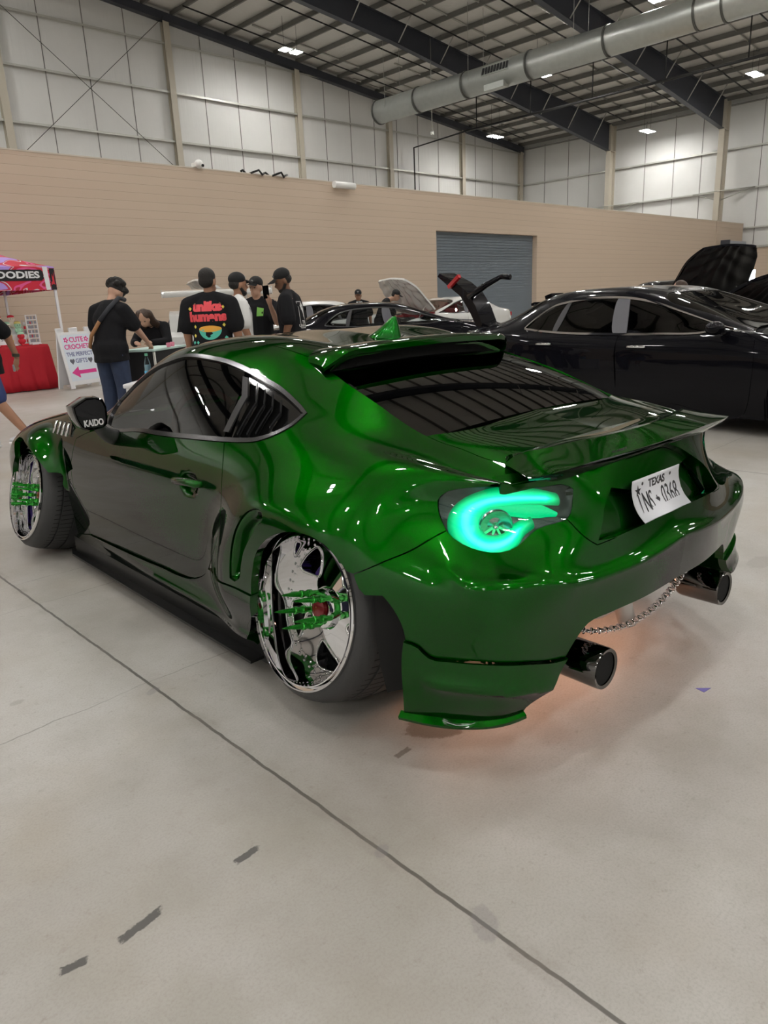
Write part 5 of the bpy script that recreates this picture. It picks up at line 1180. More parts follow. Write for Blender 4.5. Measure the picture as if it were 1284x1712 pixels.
def bm_ell_(bm, c, r): bmesh.ops.create_uvsphere(bm, u_segments=18, v_segments=12, radius=1, matrix=Matrix.Translation(c) @ Matrix.Diagonal((*r, 1)))
A_ = math.radians(9.0); n_ = Vector((-math.cos(A_), math.sin(A_), 0)); o_ = Vector((4.78, .93, 0))-n_*.915
sedan, sed_paint = make_car('glossy black sedan with chrome window line and closed hood, beside the green coupe', 'car', (.004, .004, .006), o_, PI-A_, tint=(.03, .03, .032), hood='closed')

# raised trunk lid and spoiler of the black sedan
lid = loft('trunk_lid', [[(.34, -3.42, .97), (.34, -3.60, 1.03), (.34, -3.72, 1.25), (.34, -3.88, 1.43), (.34, -4.10, 1.56), (.34, -4.46, 1.70), (.34, -4.50, 1.66), (.34, -4.30, 1.54), (.34, -4.02, 1.38), (.34, -3.84, 1.18), (.34, -3.70, .98)],
                         [(.62, -3.42, .97), (.62, -3.60, 1.03), (.62, -3.72, 1.25), (.62, -3.88, 1.43), (.62, -4.10, 1.56), (.62, -4.46, 1.70), (.62, -4.50, 1.66), (.62, -4.30, 1.54), (.62, -4.02, 1.38), (.62, -3.84, 1.18), (.62, -3.70, .98)]], sed_paint, sedan, full=False, sm=40, sub=2)
bm = bmesh.new(); bm_box(bm, (.64, -4.12, 1.575), (.05, .26, .05), (.55, 0, 0)); obj('red_lamp_bar', bm, mat('red_lamp'), lid)
bm = bmesh.new(); bm_tube(bm, [(.60, -3.86, 1.36), (.55, -3.60, 1.50), (.50, -3.35, 1.60)], [.05, .045, .03], 6); bm_tube(bm, [(.50, -3.35, 1.60), (.46, -3.22, 1.585)], .035, 6); obj('lid_spoiler', bm, sed_paint, lid)
bm = bmesh.new(); bm_box(bm, (.02, -2.86, 1.30), (.30, .10, .10), (.3, 0, .2)); bm_box(bm, (.1, -2.98, 1.24), (.4, .06, .03), (.3, 0, 0)); obj('roof_spoiler', bm, sed_paint, sedan)
BLK, WHT = (.004, .004, .006), (.70, .70, .68)
make_car('black car with see-through windows parked beyond the green coupe roof', 'car', BLK, (9.9, 8.8, 0), -2.344, tint=(.75, .78, .78), hood='closed', trim=False, detail=False, sc=.97)
wh_, wp = make_car('white hatchback with a tall rear wing behind the people', 'car', WHT, (5.65, 11.55, 0), -.467, tint=(.05, .055, .06), hood='closed', trim=False, detail=False, sc=1.0)
bm = bmesh.new(); bm_box(bm, (0, -3.72, 1.61), (1.66, .30, .085), (.10, 0, 0), bev=.03); ww = obj('rear_wing', bm, wp, wh_)
for s in (-1, 1): box('wing_post', (s*.45, -3.55, 1.45), (.02, .10, .42), wp, ww); box('wing_end_plate', (s*.82, -3.72, 1.61), (.012, .28, .12), wp, ww)
loft('hatch_panel', [[(s*.70, -3.05, 1.34), (s*.72, -3.25, 1.36), (s*.74, -3.46, 1.30), (s*.76, -3.62, 1.05), (s*.80, -3.86, .98), (s*.80, -3.90, .60), (s*.78, -3.75, .60), (s*.70, -3.10, 1.22)] for s in (-1, 0.001, 1)], wp, wh_, full=False, sm=30, sub=3)
raw('hatch_glass', [(-.60, -3.478, 1.275), (.60, -3.478, 1.275), (.66, -3.64, 1.045), (-.66, -3.64, 1.045)], [(0, 1, 2, 3)], M_GLOSSB, wh_)
text('script_decal', 'sx', .16, mat('decal_black', (.02, .02, .02), .4), wh_, frame((.25, -3.915, .82), (1, 0, 0), (0, 0, 1)), shear=.3)
oc, op = make_car('white car with its hatch raised behind the person in the black cap', 'car', WHT, (8.45, 14.1, 0), 1.47, tint=(.06, .065, .07), hood='open', trim=False, detail=False, sc=1.05)
make_car('white car with raised hood and red cabin before the roller door', 'car', WHT, (14.6, 13.9, 0), 1.62, tint=(.70, .75, .75), hood='open', trim=False, detail=False, inside=(.30, .02, .03), sc=1.02)
make_car('black car facing us with its hood raised over the black sedan roof', 'car', BLK, (15.5, 5.7, 0), 2.356, tint=(.04, .04, .045), hood='open', trim=False, detail=False, sc=1.12)
make_car('black car with a creased black hood liner raised at the right frame edge', 'car', BLK, (11.6, 3.55, 0), 2.73, tint=(.04, .04, .045), hood='open', hang=34, trim=False, detail=False, sc=1.0)
for x, y, r in ((-5.2, 4.6, -1.2), (-5.6, 9.5, -1.35)):
    make_car('dark parked car outside the view to the left', 'car', (.012, .014, .03), (x, y, 0), r, group='dark cars in the row to the left', hood='closed', trim=False, detail=False)

# ---------------------------------------------------------------- people
from mathutils.bvhtree import BVHTree
SKIN = {k: mat('skin_'+k, c, .5, 0, 0, .35, noise=.06, nscale=20) for k, c in dict(tan=(.36, .19, .12), light=(.52, .31, .22), brown=(.20, .10, .06), deep=(.15, .075, .045)).items()}
M_TEE = mat('black_cotton', (.012, .012, .014), .85, 0, 0, .2, bump=.15, bscale=60); M_WTEE = mat('white_cotton', (.72, .72, .71), .8, bump=.15, bscale=60)
M_JEAN = mat('blue_denim', (.028, .042, .085), .8, noise=.35, nscale=14); M_HAIR = mat('black_hair', (.012, .010, .009), .6, bump=.8, bscale=90); M_BROWNH = mat('brown_hair', (.045, .024, .015), .5, bump=.6, bscale=70)
M_CAP = mat('black_cap_cloth', (.010, .010, .011), .75); M_SHORT = mat('blue_shorts_cloth', (.035, .055, .17), .8); M_SHOE = mat('grey_sneaker', (.55, .56, .58), .5); M_SOLE = mat('white_sole', (.75, .75, .75), .5)
M_EYE = mat('eye_dark', (.02, .015, .012), .3); M_PANT = mat('dark_trousers', (.02, .02, .024), .8)
def bm_capsule(bm, p0, p1, r0, r1, seg=12):
    p0 = Vector(p0); p1 = Vector(p1); d = p1-p0; q = d.to_track_quat('Z', 'Y').to_matrix(); L_ = d.length
    prof = [(-r0*math.cos(a), r0*math.sin(a)) for a in (.0, .5, 1., 1.571)]+[(L_+r1*math.sin(a), r1*math.cos(a)) for a in (.0, .6, 1.1, 1.571)]
    rings = []
    for h_, r in prof:
        if r < 1e-5: rings.append([bm.verts.new(p0+q @ Vector((0, 0, h_)))]); continue
        rings.append([bm.verts.new(p0+q @ Vector((r*math.cos(2*PI*i/seg), r*math.sin(2*PI*i/seg), h_))) for i in range(seg)])
    for A, B in zip(rings, rings[1:]):
        for i in range(seg):
            a = [A[i % len(A)], A[(i+1) % len(A)]] if len(A) > 1 else [A[0]]; b = [B[(i+1) % len(B)], B[i % len(B)]] if len(B) > 1 else [B[0]]
            bm.faces.new(a+b)
def bm_ell(bm, c, r, rot=None):
    M = Matrix.Translation(c) @ (Euler(rot).to_matrix().to_4x4() if rot is not None else Matrix()) @ Matrix.Diagonal((*r, 1)); bmesh.ops.create_uvsphere(bm, u_segments=18, v_segments=12, radius=1, matrix=M)
def blob(name, build, m, parent, voxel=.012, smooth=3):
    """one continuous surface grown over overlapping solids"""
    bm = bmesh.new(); build(bm); bmesh.ops.recalc_face_normals(bm, faces=bm.faces)
    me = bpy.data.meshes.new(name); bm.to_mesh(me); bm.free(); t = bpy.data.objects.new('t', me); COL.objects.link(t)
    r = t.modifiers.new('r', 'REMESH'); r.mode = 'VOXEL'; r.voxel_size = voxel
    s = t.modifiers.new('s', 'SMOOTH'); s.iterations = smooth; s.factor = .5
    dg = bpy.context.evaluated_depsgraph_get(); out = bpy.data.meshes.new_from_object(t.evaluated_get(dg)); bpy.data.objects.remove(t); out.materials.clear(); out.name = name
    return obj(name, out, m, parent, 180)
def chain(bm, pts, rad):
    for a, b, r0, r1 in zip(pts, pts[1:], rad, rad[1:]): bm_capsule(bm, a, b, r0, r1)
def wrap_print(name, me, M, target, m, par, off=.003):
    """lay a flat print on cloth: cast each point along the print's normal"""
    bvh = BVHTree.FromPolygons([v.co for v in target.data.vertices], [p.vertices for p in target.data.polygons])
    n = -M.col[2].xyz.normalized(); bm = bmesh.new(); bm.from_mesh(me)
    bmesh.ops.triangulate(bm, faces=bm.faces)
    for _ in range(2):
        es = [e for e in bm.edges if e.calc_length() > .03]
        if es: bmesh.ops.subdivide_edges(bm, edges=es, cuts=1)
    for v in bm.verts:
        p = M @ Vector((v.co.x, v.co.y, .3)); h_ = bvh.ray_cast(p, n, 1.2); q = (h_[0]+h_[1]*off if h_[0] is not None and h_[1].dot(n) < 0 else (h_[0]-n*off if h_[0] is not None else M @ Vector((v.co.x, v.co.y, 0)))); v.co = q
    o = obj(name, bm, m, par); return o
def flat_poly(pts):
    me = bpy.data.meshes.new('p'); me.from_pydata([(x, y, 0) for x, y in pts], [], [tuple(range(len(pts)))]); return me
def person(loc, face, label, skin, H=1.75, head=(0, 0, 0), lean=0., arms=None, shirt=M_TEE, sleeve=.62, long_sleeve=False, legs=None, trousers=M_JEAN, shorts=False, hair='short', cap=None, beard=False, group=None, shoe=M_SHOE, build=1., hips=0., voxel=.013):
    """local axes: +Y where the person faces, +X to the person's right; arms = (right, left) as elbow, wrist, hand tip"""
    k = H/1.75; T_ = lambda p: Vector(p)*k
    def up(p):        # bend the trunk forward about the hips
        x, y, z = p; dz = z-.96
        return T_((x, y+dz*math.sin(lean)*(1 if dz > 0 else 0), .96+dz*(math.cos(lean) if dz > 0 else 1)))
    M_ = Matrix.Translation(loc) @ Matrix.Rotation(face, 4, 'Z')
    neck = up((0, .01, 1.46)); hd = up((0, .025, 1.60))+Vector((0, .05*lean/.2, -.02*lean/.2))*(lean > 0); hr = Euler(head).to_matrix()
    hp = lambda p: hd+hr @ (Vector(p)*k)
    arms = arms or (((.26, -.02, 1.13), (.28, .06, .89), (.27, .10, .78)), ((-.26, -.02, 1.13), (-.28, .06, .89), (-.27, .10, .78)))
    legs = legs or (((.10, .0, .93), (.11, .02, .50), (.11, -.02, .09)), ((-.10, .0, .93), (-.11, .02, .50), (-.11, -.02, .09)))
    sh = [up((s*.178*build, -.01, 1.395)) for s in (1, -1)]
    b = build
    def flat(bm, n0, q):
        bm.verts.ensure_lookup_table()
        for v in bm.verts[n0:]:
            yc = (v.co.z-.96*k)*math.tan(lean)*.8 if v.co.z > .96*k else hips*k
            v.co.y = yc+(v.co.y-yc)*q
    def body_parts(bm):
        n0 = len(bm.verts); chain(bm, [T_((0, hips, .95)), up((0, .0, 1.10)), up((0, .01, 1.28)), up((0, 0, 1.36))], [.125*b, .115*b, .13*b, .10*b]); flat(bm, n0, .70)
        chain(bm, [up((.0, 0, 1.38)), neck, hp((0, .0, -.05))], [.075, .058, .055]); chain(bm, [sh[0], sh[1]], [.062*b, .062*b])
        bm_ell(bm, hp((0, .0, .03)), (.076*k, .094*k, .105*k), head); bm_ell(bm, hp((0, .035, -.055)), (.055*k, .058*k, .062*k), head)
        bm_capsule(bm, hp((0, .088, .0)), hp((0, .108, -.028)), .011, .015)      # nose
        for s in (-1, 1): bm_ell(bm, hp((s*.079, -.005, -.01)), (.012, .022, .032), head)
        for s in (-1, 1): bm_ell(bm, hp((s*.03, .075, .022)), (.026, .018, .010), head)     # brow
        bm_ell(bm, hp((0, .088, -.062)), (.026, .010, .010), head)    # mouth
        for i, (e, w_, t) in enumerate(arms):
            e, w_, t = T_(e), T_(w_), T_(t)
            chain(bm, [sh[i], e, w_], [.055*b, .042*b, .028]); d = (t-w_).normalized(); s = 1 if i == 0 else -1
            x = d.cross(Vector((0, 0, 1))); x = x.normalized() if x.length > .1 else Vector((1, 0, 0)); y = d.cross(x)
            pc = w_+d*.045*k; bm_capsule(bm, w_, w_+d*.07*k, .026, .032); 
            for f in range(4):          # four fingers, bent at the knuckle
                o = x*(f-1.5)*.020; L_ = (.060, .075, .070, .052)[f]*k; a0 = w_+d*.075*k+o; a1 = a0+d*L_*.55+y*s*.006; a2 = a1+d*L_*.40+y*.018
                bm_capsule(bm, a0, a1, .0105, .0095, 8); bm_capsule(bm, a1, a2, .0095, .0085, 8)
            th0 = w_+d*.03*k-x*.03; th1 = th0-x*.020+d*.035*k; bm_capsule(bm, th0, th1, .012, .010, 8); bm_capsule(bm, th1, th1+d*.028*k+x*.004, .010, .009, 8)
        for (a, kn, an) in legs: chain(bm, [T_(a), T_(kn), T_(an)], [.085*b, .056*b, .038]); bm_capsule(bm, T_(an), T_(an)+Vector((0, .12, -.045))*k, .036, .03)
    p = blob('person', body_parts, SKIN[skin], None, voxel, 2); p.matrix_world = M_; tag(p, label, 'person', group)
    # shirt
    def shirt_parts(bm):
        n0 = len(bm.verts)
        chain(bm, [T_((0, hips, .80)), up((0, .0, 1.08)), up((0, .01, 1.28)), up((0, 0, 1.36))], [.196*b, .172*b, .172*b, .130*b]); bm_ell(bm, up((0, .01, 1.27)), (.195*b*k, .165*b*k, .17*k), (-lean, 0, 0)); bm_ell(bm, T_((0, hips, .94)), (.20*b*k, .19*b*k, .17*k))
        flat(bm, n0, .78)
        for s in (0, 1): chain(bm, [up(((1-2*s)*.05, .0, 1.445)), sh[s]+Vector((0, 0, -.012))], [.060*b, .072*b])
        for i, (e, w_, t) in enumerate(arms):
            e, w_ = T_(e), T_(w_)
            if long_sleeve: chain(bm, [sh[i], e, w_], [.074*b, .062*b, .045])
            else: q = sh[i].lerp(e, sleeve+.16); chain(bm, [sh[i]+Vector((0, 0, -.015)), q], [.074*b, .084*b])
    s_ = blob('shirt', shirt_parts, shirt, p, .014, 3)
    bm = bmesh.new(); bm.from_mesh(s_.data); zc = .80*k if lean < .4 else .74*k
    bmesh.ops.bisect_plane(bm, geom=bm.verts[:]+bm.edges[:]+bm.faces[:], plane_co=(0, 0, zc), plane_no=(0, .08, -1), clear_outer=True); bm.to_mesh(s_.data); bm.free()
    s_.data.polygons.foreach_set('use_smooth', [True]*len(s_.data.polygons))
    def leg_parts(bm):
        n0 = len(bm.verts); chain(bm, [T_((-.05, hips, .92)), T_((.05, hips, .92))], [.125*b, .125*b]); flat(bm, n0, .80)
        for (a, kn, an) in legs:
            if shorts: q = Vector(a).lerp(Vector(kn), .88); chain(bm, [T_(a), T_(q)], [.118*b, .098*b])
            else: chain(bm, [T_(a), T_(kn), T_(an)+Vector((0, 0, .03))], [.104*b, .083*b, .066])
    blob('shorts' if shorts else 'trousers', leg_parts, trousers, p, .014, 3)
    for (a, kn, an) in legs:
        an = T_(an)
        sho = blob('shoe', lambda bm: (bm_capsule(bm, an+Vector((0, -.03, -.03)), an+Vector((0, .10, -.045)), .048, .043), bm_capsule(bm, an+Vector((0, .10, -.048)), an+Vector((0, .17, -.055)), .045, .036), bm_capsule(bm, an+Vector((0, -.02, 0)), an+Vector((0, .0, .03)), .046, .046)), shoe, p, .010, 2)
        bm = bmesh.new(); bm_box(bm, an+Vector((0, .065, -.078)), (.085, .28, .024), bev=.010); obj('sole', bm, M_SOLE, sho)
    # eyes and hair
    for s in (-1, 1):
        bm = bmesh.new(); bm_ell(bm, hp((s*.031, .084, .004)), (.012, .007, .007), head); obj('eye', bm, M_EYE, p, 180)
    hm = M_BROWNH if hair == 'long' else M_HAIR
    if hair in ('short', 'curly', 'fade'):
        def hp_(bm):
            bm_ell(bm, hp((0, -.015, .062)), (.084*k, .094*k, .085*k), head)
            if hair == 'curly':
                rnd = random.Random(3)
                for i in range(46):
                    a = rnd.uniform(0, 2*PI); e_ = rnd.uniform(-.1, 1.5); c = Vector((math.cos(a)*math.cos(e_)*.088, math.sin(a)*math.cos(e_)*.10-.005, .070+math.sin(e_)*.085)); bm_ell(bm, hp(c*1.12), (.034, .034, .034))
            else: bm_ell(bm, hp((0, -.04, .015)), (.080*k, .070*k, .075*k), head)
        blob('hair', hp_, hm, p, .011, 1)
    if hair == 'long':
        def hl(bm):
            bm_ell(bm, hp((0, -.02, .055)), (.092*k, .102*k, .085*k), head); 
            for s in (-1, 0, 1): chain(bm, [hp((s*.065, -.045, .05)), hp((s*.085, -.06, -.08)), up((s*.11, -.09 if s == 0 else -.05, 1.36)), up((s*.12, -.12, 1.18))], [.060, .055, .05, .03])
        blob('hair', hl, hm, p, .012, 2)
    if cap:
        def cp(bm): bm_ell(bm, hp((0, -.012, .068)), (.088*k, .102*k, .082*k), head)
        c_ = blob('cap', cp, M_CAP, p, .010, 2)
        bm = bmesh.new(); n = 12; A = []; B = []
        for i in range(n+1):
            a = -1.15+2.3*i/n; x, y = math.sin(a)*.080, .055+math.cos(a)*.035; x2, y2 = math.sin(a)*.085, .085+math.cos(a)*.095
            A.append(bm.verts.new(hp((x, y, .062-.012*abs(math.sin(a)))))); B.append(bm.verts.new(hp((x2, y2, .040-.022*abs(math.sin(a))))))
        for i in range(n): bm.faces.new((A[i], A[i+1], B[i+1], B[i]))
        r = bmesh.ops.solidify(bm, geom=list(bm.faces), thickness=.006); obj('visor', bm, M_CAP, c_, 60)
        M0 = M_ @ frame(hp((0, .092, .085)), hr @ Vector((-1, 0, 0)), hr @ Vector((0, -.25, 1)))
        bm = bmesh.new(); bm_ell(bm, hp((0, .088, .085)), (.020, .006, .016), head); obj('cap_patch', bm, M_WTEE if cap == 'white' else mat('grey_patch', (.2, .2, .2), .6), c_, 180)
        if hair == 'none':
            def hn(bm): bm_ell(bm, hp((0, -.035, .01)), (.082*k, .078*k, .06*k), head)
            blob('hair', hn, M_HAIR, p, .011, 1)
    if beard:
        def bd(bm):
            bm_ell(bm, hp((0, .040, -.085)), (.056*k, .055*k, .040*k), head)
            for s in (-1, 1): bm_capsule(bm, hp((s*.066, .0, -.03)), hp((s*.045, .045, -.085)), .018, .022)
        blob('beard', bd, M_HAIR, p, .010, 1)
    return p, s_, hp, up
def torso_frame(y, z, back=True):       # print frame in the person's local axes, on the back or the chest
    return frame((0, y, z), (1, 0, 0) if back else (-1, 0, 0), (0, 0, 1))
VD = lambda x, y: math.atan2(-(x), y)       # facing angle for a direction
# walker at the left edge
p, s_, hp, up = person((.12, 6.68, 0), VD(-.80, .60), 'person in black tee and blue shorts walking off at the left edge', 'tan', 1.78,
    arms=(((.30, -.16, 1.16), (.36, -.20, .93), (.37, -.16, .80)), ((-.25, .16, 1.15), (-.27, .36, 1.0), (-.27, .42, .9))), legs=(((.10, 0, .93), (.12, .18, .52), (.12, .12, .09)), ((-.10, 0, .93), (-.11, -.10, .52), (-.11, -.34, .16))), trousers=M_SHORT, shorts=True, hair='short', build=1.1)
lathe('wrist_watch', [(.034, -.018), (.039, -.016), (.039, .016), (.034, .018)], mat('olive_watch_strap', (.05, .055, .035), .6), p, 20, 'Z').matrix_local = frame(Vector((.352, -.195, .955))*1.017, (1, .0, 0), (0, 1, .1))
tag(box('key_fob', (0, 0, 0), (.035, .02, .075), mat('silver_grey_fob', (.5, .5, .52), .3, .4), None, None, .006), 'silver key fob held by the walking person in blue shorts', 'key fob').matrix_world = Matrix.Translation((.12, 6.68, 0)) @ Matrix.Rotation(VD(-.80, .60), 4, 'Z') @ Matrix.Translation((.335, -.165, .835))
# man with the cross-body strap
p, s_, hp, up = person((1.60, 6.92, 0), VD(.92, .40), 'person with curly hair and a tan cross-body strap over a black tee', 'light', 1.78, head=(-.75, 0, -.1), lean=.20, hair='curly', build=1.18,
    arms=(((.27, .16, 1.17), (.22, .40, 1.0), (.20, .48, .93)), ((-.27, .10, 1.15), (-.22, .32, 1.0), (-.16, .42, .95))))
b0 = [up((.13, .10, 1.47)), up((.15, -.02, 1.49)), up((.10, -.12, 1.38)), up((.0, -.165, 1.24)), up((-.12, -.165, 1.08)), Vector((-.22, -.09, .97)), Vector((-.245, .03, .93))]
for nm, seg, m in (('bag_strap', b0[2:], mat('tan_leather', (.40, .20, .09), .5)), ('strap_pad', b0[:4], mat('dark_webbing', (.03, .032, .04), .7))):
    bm = bmesh.new(); bm_tube(bm, [tuple(v*1.02) for v in seg], .022 if nm == 'bag_strap' else .028, 8); obj(nm, bm, m, p)
# man in the printed tee
p, s_, hp, up = person((1.93, 5.10, 0), VD(.75, .66), 'person seen from behind in a black tee with pink words and a ramen bowl', 'tan', 1.78, hair='fade', build=1.22, head=(0, 0, -.25))
M_PINK = mat('coral_print', (.85, .09, .11), .7); M_TEAL = mat('teal_print', (.10, .55, .42), .7); M_ORNG = mat('orange_print', (.85, .42, .06), .7); M_YEL = mat('yellow_print', (.85, .70, .12), .7)
F_ = torso_frame(-.05, 1.33)
def back_print(nm, me, m, x, z): return wrap_print(nm, me, frame((x, -.0, z), (1, 0, 0), (0, 0, 1)), s_, m, s_)
back_print('print_words', text_mesh('unlike', .125, 0, .008), M_PINK, .0, 1.385); back_print('print_words', text_mesh('humans', .125, 0, .008), M_PINK, .0, 1.285)
bowl = [(.115*math.cos(a), .105*math.sin(a)) for a in np.linspace(PI, 2*PI, 16)]; back_print('print_bowl', flat_poly(bowl), M_TEAL, .02, 1.16)
back_print('print_broth', flat_poly([(.115*math.cos(a), .032*math.sin(a)) for a in np.linspace(0, 2*PI, 20, endpoint=False)]), M_ORNG, .02, 1.165)
back_print('print_words', text_mesh('RAMEN', .042, 0, .002), M_PINK, .02, 1.005)
back_print('print_bar', flat_poly([(-.06, -.008), (.06, -.008), (.06, .008), (-.06, .008)]), M_YEL, .02, .968)
for x, z, m in ((-.15, 1.10, M_YEL), (-.165, 1.03, M_TEAL), (-.12, 1.03, M_TEAL), (.17, 1.07, M_TEAL), (.165, 1.38, M_YEL), (-.14, 1.19, M_YEL), (.16, 1.2, M_YEL), (-.185, 1.37, M_YEL)):
    back_print('print_spark', flat_poly([(-.016, 0), (0, -.020), (.016, 0), (0, .020)]), m, x, z)
# man in the white tee
p, s_, hp, up = person((2.61, 5.61, 0), VD(.95, -.30), 'person in a white tee and black cap with a beard, turned sideways', 'tan', 1.76, hair='none', cap='white', beard=True, shirt=M_WTEE, build=1.08, head=(0, 0, .1))
wrap_print('print_words', text_mesh('INTENSE', .075, 0, .002), frame((0, 0, 1.33), (-1, 0, 0), (0, 0, 1)), s_, mat('grey_print', (.16, .16, .17), .7), s_); wrap_print('print_words', text_mesh('motor club', .035, 0, .0), frame((0, 0, 1.26), (-1, 0, 0), (0, 0, 1)), s_, mat('grey_print'), s_)
# man facing us, a phone raised
p, s_, hp, up = person((3.29, 6.19, 0), VD(-.75, -.62), 'person in a black cap facing us and holding up a black phone', 'light', 1.74, hair='none', cap='grey', build=1.05, head=(0, 0, -.25),
    arms=(((.28, .06, 1.13), (.26, .10, .90), (.25, .14, .80)), ((-.27, .14, 1.17), (-.25, .34, 1.38), (-.23, .38, 1.50))))
wrap_print('print_patch', flat_poly([(-.04, -.05), (.04, -.05), (.05, .04), (-.03, .06)]), frame((-.05, 0, 1.30), (-1, 0, 0), (0, 0, 1)), s_, mat('lime_print', (.25, .6, .12), .7), s_)
ph = empty('phone', (0, 0, 0), 0, 'black phone held up in the hand of the person facing us', 'phone')
ph.matrix_world = Matrix.Translation((3.29, 6.19, 0)) @ Matrix.Rotation(VD(-.75, -.62), 4, 'Z') @ Matrix.Translation((-.225, .40, 1.53)) @ Euler((-.2, .1, .6)).to_matrix().to_4x4()
box('case', (0, 0, 0), (.078, .010, .155), M_GLOSSB, ph, bev=.004); box('camera_block', (.014, -.008, .045), (.040, .006, .042), mat('phone_lens', (.05, .05, .055), .1), ph)
for x, z in ((.005, .055), (.023, .055), (.014, .036)): cyl('camera_lens', (x, -.010, z), (x, -.014, z), .008, M_CHROME, ph, seg=12)
# man looking down at the left, back print
p, s_, hp, up = person((3.19, 5.36, 0), VD(-.62, .78), 'person in a black cap and black tee with a white back print, head bent', 'brown', 1.80, hair='none', cap='grey', beard=True, build=1.18, head=(-.35, 0, .5), lean=.06)
M_WP = mat('white_print', (.62, .62, .60), .7)
ring = [(.105*a, .16*b) for a, b in ((-1, -1), (1, -1), (1, 1), (-1, 1))]
for (x, z, w_, h_) in ((0, 1.40, .21, .006), (-.105, 1.25, .006, .30), (.105, 1.25, .006, .30), (0, 1.10, .21, .006)):
    wrap_print('print_frame', flat_poly([(-w_/2, -h_/2), (w_/2, -h_/2), (w_/2, h_/2), (-w_/2, h_/2)]), frame((x, 0, z), (1, 0, 0), (0, 0, 1)), s_, M_WP, s_)
for (x, z, a, r) in ((-.01, 1.34, .055, .045), (.02, 1.28, .045, .05), (.035, 1.23, .05, .03)):
    wrap_print('print_figure', flat_poly([(a*math.cos(t)*(1+.18*math.sin(5*t)), r*math.sin(t)*(1+.2*math.cos(4*t))) for t in np.linspace(0, 2*PI, 22, endpoint=False)]), frame((x, 0, z), (1, 0, 0), (0, 0, 1)), s_, M_WP, s_)
wrap_print('print_words', text_mesh('THE', .05, 0, .002), frame((-.02, 0, 1.165), (1, 0, 0), (0, 0, 1)), s_, M_WP, s_); wrap_print('print_words', text_mesh('UNKNOWN', .046, 0, .001), frame((0, 0, 1.125), (1, 0, 0), (0, 0, 1)), s_, M_WP, s_)
# two men by the far cars
p, s_, hp, up = person((9.42, 11.0, 0), VD(-.7, -.7), 'person in a black tee and cap standing far off before the block wall', 'tan', 1.66, hair='none', cap='grey', build=1.15, voxel=.018)
wrap_print('print_words', text_mesh('SLTD', .06, 0, .004), frame((-.02, 0, 1.36), (-1, 0, 0), (0, 0, 1)), s_, M_WP, s_)
person((10.0, 10.9, 0), VD(.6, -.8), 'person in a dark tee and cap bending over the far white car', 'light', 1.72, hair='none', cap='grey', lean=.42, head=(-.4, 0, 0), build=1.1, voxel=.018, arms=(((.26, .30, 1.05), (.22, .45, .85), (.2, .5, .76)), ((-.26, .30, 1.05), (-.22, .45, .85), (-.2, .5, .76))))
# woman sitting at the craft table
p, s_, hp, up = person((2.95, 8.22, -.10), VD(-.80, -.60), 'person with long dark hair bent over the craft table in a black hoodie', 'light', 1.64, hair='long', lean=.50, head=(-.55, 0, .1), long_sleeve=True, voxel=.014,
    arms=(((.27, .34, 1.12), (.16, .55, 1.13), (.08, .60, 1.12)), ((-.27, .34, 1.12), (-.14, .56, 1.13), (-.07, .62, 1.12))), legs=(((.10, -.05, .80), (.11, .38, .76), (.11, .36, .42)), ((-.10, -.05, .80), (-.11, .38, .76), (-.11, .36, .42))), trousers=M_PANT)
# woman between the raised hoods
person((9.3, 2.9, 0), VD(-.55, .83), 'person with long brown hair between the two raised hoods', 'light', 1.62, hair='long', shirt=mat('cream_top', (.60, .55, .47), .8), lean=.55, head=(-.4, 0, .3), voxel=.014)

# ---------------------------------------------------------------- vendor booth
def canopy_mat():
    m = bpy.data.materials.new('printed_canopy_cloth'); m.use_nodes = True; nt = m.node_tree; N = nt.nodes; L = nt.links; b = N['Principled BSDF']
    tc = N.new('ShaderNodeTexCoord'); mp = N.new('ShaderNodeMapping'); mp.inputs['Scale'].default_value = (.9, .9, 2.2); mp.inputs['Rotation'].default_value = (0, .5, .3); L.new(tc.outputs['Object'], mp.inputs[0])
    n = N.new('ShaderNodeTexNoise'); n.inputs['Scale'].default_value = 1.6; n.inputs['Detail'].default_value = 1; n.inputs['Distortion'].default_value = 1.2; L.new(mp.outputs[0], n.inputs['Vector'])
    r = N.new('ShaderNodeValToRGB'); e = r.color_ramp; e.interpolation = 'CONSTANT'; e.elements[0].position = 0; e.elements[0].color = (.45, .30, .75, 1)
    for p, c in ((.40, (.55, .04, .09, 1)), (.46, (.70, .68, .72, 1)), (.485, (.62, .02, .05, 1)), (.60, (.75, .10, .30, 1))): k = e.elements.new(p); k.color = c
    k = e.elements[len(e.elements)-1]; k.position = .68; k.color = (.45, .02, .04, 1)
    L.new(n.outputs['Fac'], r.inputs[0]); L.new(r.outputs[0], b.inputs['Base Color']); b.inputs['Roughness'].default_value = .7; return m
M_CAN = canopy_mat(); M_REDC = mat('red_tablecloth', (.42, .008, .02), .75, noise=.12, nscale=4); M_WHP = mat('white_plastic', (.78, .78, .80), .45); M_BLKP = mat('black_print', (.012, .012, .014), .6)
cx1, cy0, cz0, cz1 = 3.42, 13.05, 1.86, 2.28; cx0, cy1 = .42, 16.05
cn = empty('pop_up_canopy', ((cx0+cx1)/2, (cy0+cy1)/2, 0), 0, 'red printed pop-up canopy on white poles by the block wall', 'canopy'); co = Vector(cn.location)
pk = Vector((0, 0, 3.05)); hx = (cx1-cx0)/2; hy = (cy1-cy0)/2
c4 = [Vector((-hx, -hy, cz1)), Vector((hx, -hy, cz1)), Vector((hx, hy, cz1)), Vector((-hx, hy, cz1))]
V = []; F = []
